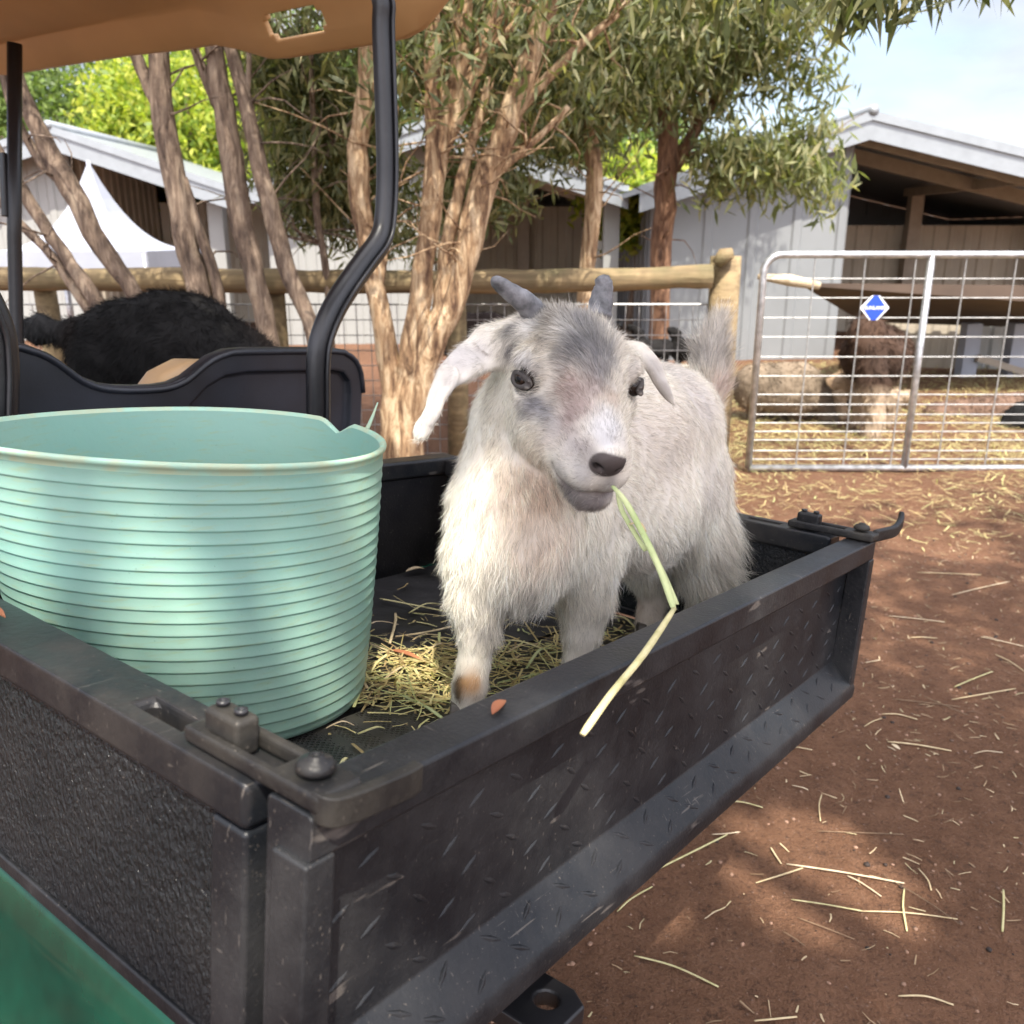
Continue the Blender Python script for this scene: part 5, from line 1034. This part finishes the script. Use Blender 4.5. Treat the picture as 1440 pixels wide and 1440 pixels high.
# hair flow, length (m), lift
D = lambda x, y, z: B3((x, y, z))
fw_ = -hf
flow = [(H(0, .09, .02), .02, fw_ * 1), (H(-.03, .08, 0), .02, fw_ - hl * .3 - hu * .3), (H(0, .04, .03), .02, fw_ - hl * .15), (H(-.05, .03, -.02), .02, fw_ * .8 - hu * .5 - hl * .3), (H(.03, .04, .02), .02, fw_ + hl * .3), (H(0, -.01, .045), .016, fw_ - hl * .7), (H(.03, -.01, .04), .015, fw_ * .9 + hl * .7), (H(0, -.05, .045), .02, fw_ - hl * .5 + hu * .2), (H(-.03, -.035, .035), .016, D(-.5, -.9, 0)), (H(-.055, -.04, .02), .015, D(-.4, -1, -.1)),
        (H(-.03, -.005, .03), .013, D(-.9, .1, 0)), (H(.05, -.02, .02), .016, D(.7, -.2, .3)), (H(-.06, .0, -.04), .025, D(-.25, -1, .2)), (H(-.03, .05, -.05), .02, D(-.7, -.6, .2)), (H(0, .09, -.05), .018, D(-.6, -.4, .2)), (H(.0, -.08, .02), .015, D(0, .6, 1)),
        (px(760, 440, .99), .015, D(-.4, .6, .3)), (px(820, 440, 1.0), .015, D(.5, .5, .3)),
        (px(650, 500, 1.0), .02, D(-1, -.5, 0)), (px(610, 560, .98), .015, D(-.2, -1, 0)), (px(925, 530, 1.1), .02, D(.4, -1, 0)),
        (px(720, 600, 1.03), .035, D(-.1, -1, 0)), (px(650, 680, 1.05), .035, D(-.25, -1, 0)), (px(740, 690, 1.03), .03, D(.05, -1, -.1)), (px(790, 720, 1.06), .03, D(.15, -1, 0)), (px(640, 790, 1.06), .035, D(-.12, -1, 0)), (px(730, 830, 1.05), .04, D(0, -1, -.1)), (px(815, 830, 1.12), .035, D(.05, -1, 0)), (px(760, 880, 1.1), .03, D(.1, -1, 0)),
        (px(665, 930, 1.09), .035, D(0, -1, 0)), (px(815, 930, 1.18), .035, D(0, -1, 0)),
        (px(890, 560, 1.2), .05, D(.9, -.15, .3)), (px(880, 660, 1.2), .05, D(.85, -.5, .2)), (px(880, 760, 1.23), .04, D(.35, -1, .1)), (px(960, 540, 1.32), .035, D(.9, -.2, .3)), (px(960, 640, 1.3), .04, D(.7, -.7, .2)), (px(1010, 640, 1.35), .03, D(.35, -1, .2)), (px(985, 760, 1.36), .04, D(.25, -1, 0)), (px(1020, 770, 1.4), .03, D(1, -.7, .1)), (px(930, 800, 1.35), .035, D(.1, -1, 0)),
        (px(1000, 540, 1.42), .02, D(-.1, 1, 0)), (px(1000, 480, 1.42), .03, D(.15, 1, 0)), (px(1015, 440, 1.43), .02, D(.3, 1, 0)), (px(912, 870, 1.46), .03, D(0, -1, 0))]
lens = [(H(0, .10, 0), .022, (.0070, .30)), (H(0, .128, -.045), .010, (.0032, .25)), (H(-.035, .10, -.045), .012, (.0050, .25)), (H(.035, .10, -.045), .012, (.0050, .25)), (H(0, .115, -.072), .014, (.0090, .35)), (H(0, .07, .03), .02, (.0085, .36)), (H(-.05, .03, -.02), .022, (.0090, .34)), (H(0, .03, .03), .016, (.011, .40)), (H(0, -.02, .045), .018, (.024, .50)), (H(0, -.06, .04), .018, (.024, .65)), (H(-.045, -.03, .025), .018, (.016, .4)), (H(-.06, 0, -.04), .02, (.008, .2)), (H(0, .06, -.06), .025, (.009, .35)), (H(.05, .0, 0), .02, (.009, .35)), (H(-.064, .0, .01), .008, (.0055, .5)),
        (px(655, 500, 1.0), .02, (.008, .22)), (px(608, 570, .98), .02, (.009, .28)), (px(925, 530, 1.1), .02, (.006, .2)), (px(700, 470, 1.02), .018, (.013, .3)),
        (px(720, 600, 1.03), .035, (.013, .20)), (px(660, 690, 1.05), .03, (.017, .22)), (px(740, 700, 1.03), .03, (.021, .24)), (px(640, 790, 1.06), .035, (.022, .34)), (px(730, 800, 1.05), .04, (.026, .26)), (px(740, 870, 1.08), .03, (.030, .4)), (px(820, 820, 1.12), .03, (.020, .28)), (px(660, 860, 1.08), .025, (.016, .32)), (px(665, 940, 1.09), .03, (.010, .25)), (px(815, 930, 1.18), .03, (.013, .3)),
        (px(890, 560, 1.2), .05, (.015, .26)), (px(880, 660, 1.2), .05, (.016, .24)), (px(880, 790, 1.25), .035, (.030, .30)), (px(960, 600, 1.3), .05, (.015, .24)), (px(985, 720, 1.36), .04, (.024, .28)), (px(1010, 760, 1.4), .03, (.058, .7)), (px(1030, 765, 1.4), .02, (.07, .9)), (px(1000, 530, 1.42), .02, (.028, .7)), (px(1000, 480, 1.43), .025, (.036, .75)), (px(1015, 440, 1.43), .02, (.040, .45)), (px(912, 870, 1.46), .03, (.012, .3)), (px(930, 790, 1.35), .03, (.04, .35))]
FL = Field([(a, b, c) for a, b, c in flow]); LE = Field(lens)
def grow(n, wfun, wd, seed, lmul=1.0, name='coat'):
    rng = np.random.default_rng(seed); P = sample(V, Q, n, wfun, rng); P = P[~bare(P)]; N = normals(g, P); Dn = FL(P); ll = LE(P)
    Dn = Dn / (np.linalg.norm(Dn, axis=1, keepdims=True) + 1e-9) + vnoise(P, 60, 21, 3) * .28 + vnoise(P, 260, 22, 2) * .22 + rng.normal(size=P.shape) * .10
    clump = vnoise(P, 190, 23, 2)[:, 0]; L0 = ll[:, 0] * lmul * rng.uniform(.55, 1.2, len(P)) * (1 + .25 * clump); lift = np.clip(ll[:, 1] + rng.normal(size=len(P)) * .12 + .15 * vnoise(P, 120, 25, 2)[:, 1], .05, 1.2)
    c = coat(P, rng) * np.where(L0[:, None] < .012, rng.uniform(.55, 1.15, (len(P), 1)), rng.uniform(.72, 1.16, (len(P), 1))) * (1 + .18 * clump[:, None])
    dk = rng.uniform(size=len(P)) < .09; c[dk] *= .42
    W = wd * (.42 + .5 * np.clip(L0 / .02, 0, 1.4)) * rng.uniform(.7, 1.2, len(P)); Vs, Fs, cs, tf = strands(P, N, Dn, L0, W, lift, rng, np.clip(c, 0, .92), seg=4, sag=.34, curl=.11)
    o = put(name, Vs, Fs, M['fur'], kid); set_col(o.data, cs); return o
headw = lambda C: np.where(np.linalg.norm(C - H(0, .02, -.01), axis=1) < .125, 3.3, 1.0) * np.where((C - CAM) @ nrm(feet - CAM) > 0, 1, 1)
grow(300000, headw, .00048, 31)
# eyes
def ball(c, r, ax, n=28, m=18):
    ax = nrm(ax); a = nrm(np.cross(ax, (0, 0, 1))); b = np.cross(ax, a); V = []; 
    for i in range(m + 1):
        ph = math.pi * i / m
        for k in range(n): th = 2 * math.pi * k / n; V.append(c + r * (ax * math.cos(ph) + (a * math.cos(th) + b * math.sin(th)) * math.sin(ph)))
    return V, [[i * n + k, (i + 1) * n + k, (i + 1) * n + (k + 1) % n, i * n + (k + 1) % n] for i in range(m) for k in range(n)]
t = NT('goat_eye'); a = t.n('ShaderNodeVertexColor', layer_name='coat'); t.set(color=a.outputs[0], rough=.10, coat=.0, spec=.22); t.p.inputs['Coat Roughness'].default_value = .03; M['eye'] = t.m
for (e, ax, t1, t2) in lid:
    Ve, Fe = ball(e, ER, ax); o = put('eye', Ve, Fe, M['eye'], kid, smooth=True); fixn(o); Ve = np.array(Ve); x = (Ve - e) @ t1 / ER; y = (Ve - e) @ t2 / ER; r2 = np.hypot(x, y); f = (Ve - e) @ ax > 0
    c = np.tile((.020, .013, .010), (len(Ve), 1)).astype(float); c[f & (r2 < .72)] = (.032, .019, .013); c[f & (r2 > .64) & (r2 < .76)] = (.012, .008, .006); c[f & (np.abs(x) < .46) & (np.abs(y) < .24)] = (.003, .003, .003); set_col(o.data, c)
# lashes
rng = np.random.default_rng(4)
for (e, ax, t1, t2) in lid:
    mb = MB()
    for i in range(14):
        a = R_(rng.uniform(15, 165)); b = e + ax * ER * .75 + t1 * math.cos(a) * ER * 1.0 + t2 * math.sin(a) * ER * .72; d = nrm(ax * .9 + t2 * .5 + t1 * math.cos(a) * .8 - UP * .3); mb.tube([b, b + d * .0025, b + d * .0048 - UP * .0010], [.00022, .00016, .00005], n=4)
    mb.put('eyelash', M['blk'], kid)
# horns
def horn(pts, rr, blunt=.75):
    P = smooth_path(pts, 5); n = len(P); r_ = np.interp(np.linspace(0, 1, n), np.linspace(0, 1, len(rr)), rr); P.append(P[-1] + nrm(P[-1] - P[-2]) * r_[-1] * .5); r_ = list(r_ * (1 + .03 * np.sin(np.arange(n) * 2.1))) + [r_[-1] * blunt]; P.append(P[-1] + nrm(P[-1] - P[-2]) * .0025); r_.append(r_[-1] * .45)
    o = MB().tube(P, r_, n=18, flat=.82, ref=(0, 1, 0), wob=.02).put('horn', M['horn'], kid, smooth=True); return o
horn([px(764, 456, 1.045), px(741, 428, 1.015), px(718, 411, 1.0), px(698, 396, .99)], [.0160, .0135, .0105, .0075])
horn([px(842, 445, 1.045), px(846, 420, 1.045), px(849, 403, 1.042), px(848, 396, 1.04)], [.0155, .0135, .0110, .0095], .9)
# hooves
for q, fdir in ((px(651, 1006, 1.10), (-.4, -.9)), (px(802, 982, 1.205), (-.4, -.9)), (px(970, 908, 1.43), (-.5, -.85)), (px(907, 903, 1.455), (-.5, -.85))):
    w0 = ((q - CA) @ CZ); dz = w0 - TOP; fd = nrm(CX * -.8 + CY * -.6)
    sd_ = nrm(np.cross(fd, CZ))
    for s_ in (-1, 1):
        c = q - CZ * dz + sd_ * s_ * .0085; mb = MB()
        mb.prism([(-.014, .001), (.019, .001), (.011, .019), (-.012, .019)], lambda a, b, t_: c + fd * a + CZ * b + sd_ * t_, -.0075, .0075); fixn(mb.put('hoof', M['hoof'], kid, bevel=.003))

# ------------------------------------------------------------------ the other animals
def wooly(name, label, cat, group, b, step, root, colf, nh, hl_, hw, flowf, seed, wmat='wool', lift=.35, extra=None):
    xs_ = [b.bb(q) for q in b.P]; lo = np.min([x[0] for x in xs_], 0) - .03; hi = np.max([x[1] for x in xs_], 0) + .03
    V, Q = b.mesh([axis(lo[i], hi[i], step) for i in range(3)]); r = thing(name, root, label, cat, group); V = V + vnoise(V, 16, seed, 3) * step * .5
    o = put('body', V, Q, M['woolb'], r, smooth=True); set_col(o.data, colf(V))
    if nh:
        rng = np.random.default_rng(seed); P = sample(V, Q, nh, lambda C: np.ones(len(C)), rng); N = normals(b, P, .003); Dn = flowf(P) + vnoise(P, 20, seed + 1, 3) * .8 + rng.normal(size=P.shape) * .3
        c = colf(P) * rng.uniform(.6, 1.35, (len(P), 1)); Vs, Fs, cs, _ = strands(P, N, Dn, hl_ * rng.uniform(.5, 1.3, len(P)), np.full(len(P), hw), np.full(len(P), lift) + rng.normal(size=len(P)) * .3, rng, np.clip(c, 0, 1), seg=3, sag=.6, curl=.2)
        o = put('coat', Vs, Fs, M[wmat], r); set_col(o.data, cs)
    return r
# black shaggy goat behind the seats: tail to the left, head down to the right
b = Body(); Yb = 3.15; A_ = lambda x, y, Y=Yb: at(x, y, Y)
b.cap(A_(180, 500), A_(250, 500), .19, .205, .06).cap(A_(250, 500), A_(330, 535), .205, .18, .06).cap(A_(330, 525), A_(395, 545), .13, .085, .06).cap(A_(395, 545), A_(440, 600), .08, .06, .04)
b.ell(A_(455, 640), (.075, .06, .10), None, .03).cap(A_(145, 490), A_(110, 470), .07, .045, .05).cap(A_(110, 470), A_(55, 462), .042, .05, .03).cap(A_(55, 462), A_(35, 458), .045, .03, .02)
for x, dy in ((190, -.08), (215, .1), (345, -.07), (370, .09)):
    p = A_(x, 560) + np.array([0, dy, 0]); b.chain([(p, .08), (p * [1, 1, 0] + [.02, 0, .42], .045), (p * [1, 1, 0] + [0, 0, .06], .03), (p * [1, 1, 0] + [-.01, 0, .02], .034)], .03)
def cblack(P):
    c = np.tile((.0075, .0070, .0068), (len(P), 1)).astype(float)
    for q, r0, v in ((A_(135, 485), .05, (.075, .035, .018)), (A_(375, 478), .05, (.020, .013, .009)), (A_(60, 460), .06, (.04, .04, .04))): w = np.exp(-((P - q) ** 2).sum(1) / 2 / r0 ** 2)[:, None] * .8; c = c * (1 - w) + np.array(v) * w
    return c
wooly('black_goat', 'shaggy black goat with brushy tail standing behind the cart seats', 'goat', None, b, .016, A_(260, 700) * [1, 1, 0], cblack, 34000, .034, .0026, lambda P: np.tile((-.6, 0, -.8), (len(P), 1)), 51)
# animals in the pen
def quad(name, label, cat, Y, body, head, legs, ra, colf, seed, nh=5000, hl_=.03, group='animals feeding in the pen'):
    b = Body(); A2 = lambda q: at(q[0], q[1], q[2] if len(q) > 2 else Y)
    pts = [(A2(q), q[-1] if False else rr) for q, rr in body]; b.chain(pts, .06); hp2 = [(A2(q), rr) for q, rr in head]; b.chain(hp2, .03)
    for q in legs: p = A2(q); b.chain([(p, ra), (p * [1, 1, 0] + [.01, 0, p[2] * .45], ra * .55), (p * [1, 1, 0] + [0, 0, .03], ra * .5)], .03)
    return wooly(name, label, cat, group, b, .02, A2(body[0][0]) * [1, 1, 0], colf, nh, hl_, .006, lambda P: np.tile((.2, 0, -1), (len(P), 1)), seed)
def flat_col(c, var=.2, low=None):
    def f(P):
        o = np.tile(c, (len(P), 1)).astype(float) * (1 + var * vnoise(P, 8, 3, 2)[:, :1])
        if low is not None: w = np.clip((low[0] - P[:, 2]) / .08, 0, 1)[:, None]; o = o * (1 - w) + np.array(low[1]) * w
        return o
    return f
quad('sheep', 'pale grey woolly sheep grazing behind the gate left stile', 'sheep', 6.3, [((1068, 545), .17), ((1120, 548), .19)], [((1150, 560), .10), ((1165, 590), .06), ((1168, 606), .045)], [(1062, 585), (1078, 585, 6.45), (1118, 590), (1136, 590, 6.45)], .05, flat_col((.20, .155, .11), .35), 61)
quad('sheep', 'small black sheep eating hay between the pale sheep and the pony', 'sheep', 6.5, [((1168, 585, 6.9), .12), ((1200, 580, 6.9), .12)], [((1160, 592, 6.8), .07), ((1148, 612, 6.7), .045)], [(1170, 600, 6.9), (1205, 600, 6.9)], .04, flat_col((.012, .011, .011)), 62, 3000)
quad('pony', 'dark brown shaggy pony with pale lower legs, behind the blue diamond sign', 'pony', 6.2, [((1228, 500, 6.0), .20), ((1240, 500, 6.7), .21)], [((1218, 470, 5.9), .12), ((1228, 540, 5.75), .09), ((1232, 585, 5.7), .055), ((1226, 612, 5.68), .05)], [(1208, 560, 6.0), (1252, 560, 6.0), (1262, 560, 6.8), (1280, 560, 6.8)], .065, flat_col((.050, .028, .018), .3, (.36, (.34, .26, .18))), 63, 7000, .05)
quad('sheep', 'pale faced sheep reaching down left of the brown pony', 'sheep', 6.4, [((1195, 540, 7.3), .13), ((1180, 545, 6.9), .10)], [((1178, 560, 6.5), .055), ((1182, 600, 6.4), .045)], [(1190, 580, 7.1), (1200, 580, 7.2)], .04, flat_col((.34, .24, .15), .3), 64, 3000)
quad('sheep', 'brown woolly sheep lying low in the hay right of the gate centre stile', 'sheep', 6.6, [((1320, 590), .13), ((1395, 585), .15), ((1440, 580), .15)], [((1385, 575), .07), ((1372, 590), .05)], [(1330, 600), (1400, 600)], .04, flat_col((.13, .08, .055), .35), 65, 5000)
quad('sheep', 'black sheep at the far right edge of the pen', 'sheep', 6.1, [((1440, 595), .14), ((1500, 590), .15)], [((1420, 600), .07), ((1400, 615), .045)], [(1440, 610), (1500, 610)], .04, flat_col((.010, .010, .010)), 66, 4000)
quad('kid', 'small black goat kid standing behind the fence mesh left of the kid tail', 'goat', 5.7, [((905, 488), .05), ((935, 490), .06)], [((900, 470), .035), ((888, 462), .025)], [(905, 500), (935, 500)], .02, flat_col((.012, .011, .011)), 67, 1200, .015, 'small black kids behind the fence')
quad('kid', 'black goat kid behind the fence mesh just right of the brown post', 'goat', 5.7, [((955, 490), .06), ((975, 492), .06)], [((950, 468), .04), ((942, 462), .025)], [(955, 500), (975, 500)], .02, flat_col((.012, .011, .011)), 68, 1200, .015, 'small black kids behind the fence')
quad('sheep', 'dark sheep standing in shade behind the mesh left of the kid goat horns', 'sheep', 6.5, [((640, 470), .16), ((700, 475), .16)], [((628, 455), .07), ((612, 470), .05)], [(640, 520), (700, 520)], .04, flat_col((.03, .018, .014)), 69, 3000)
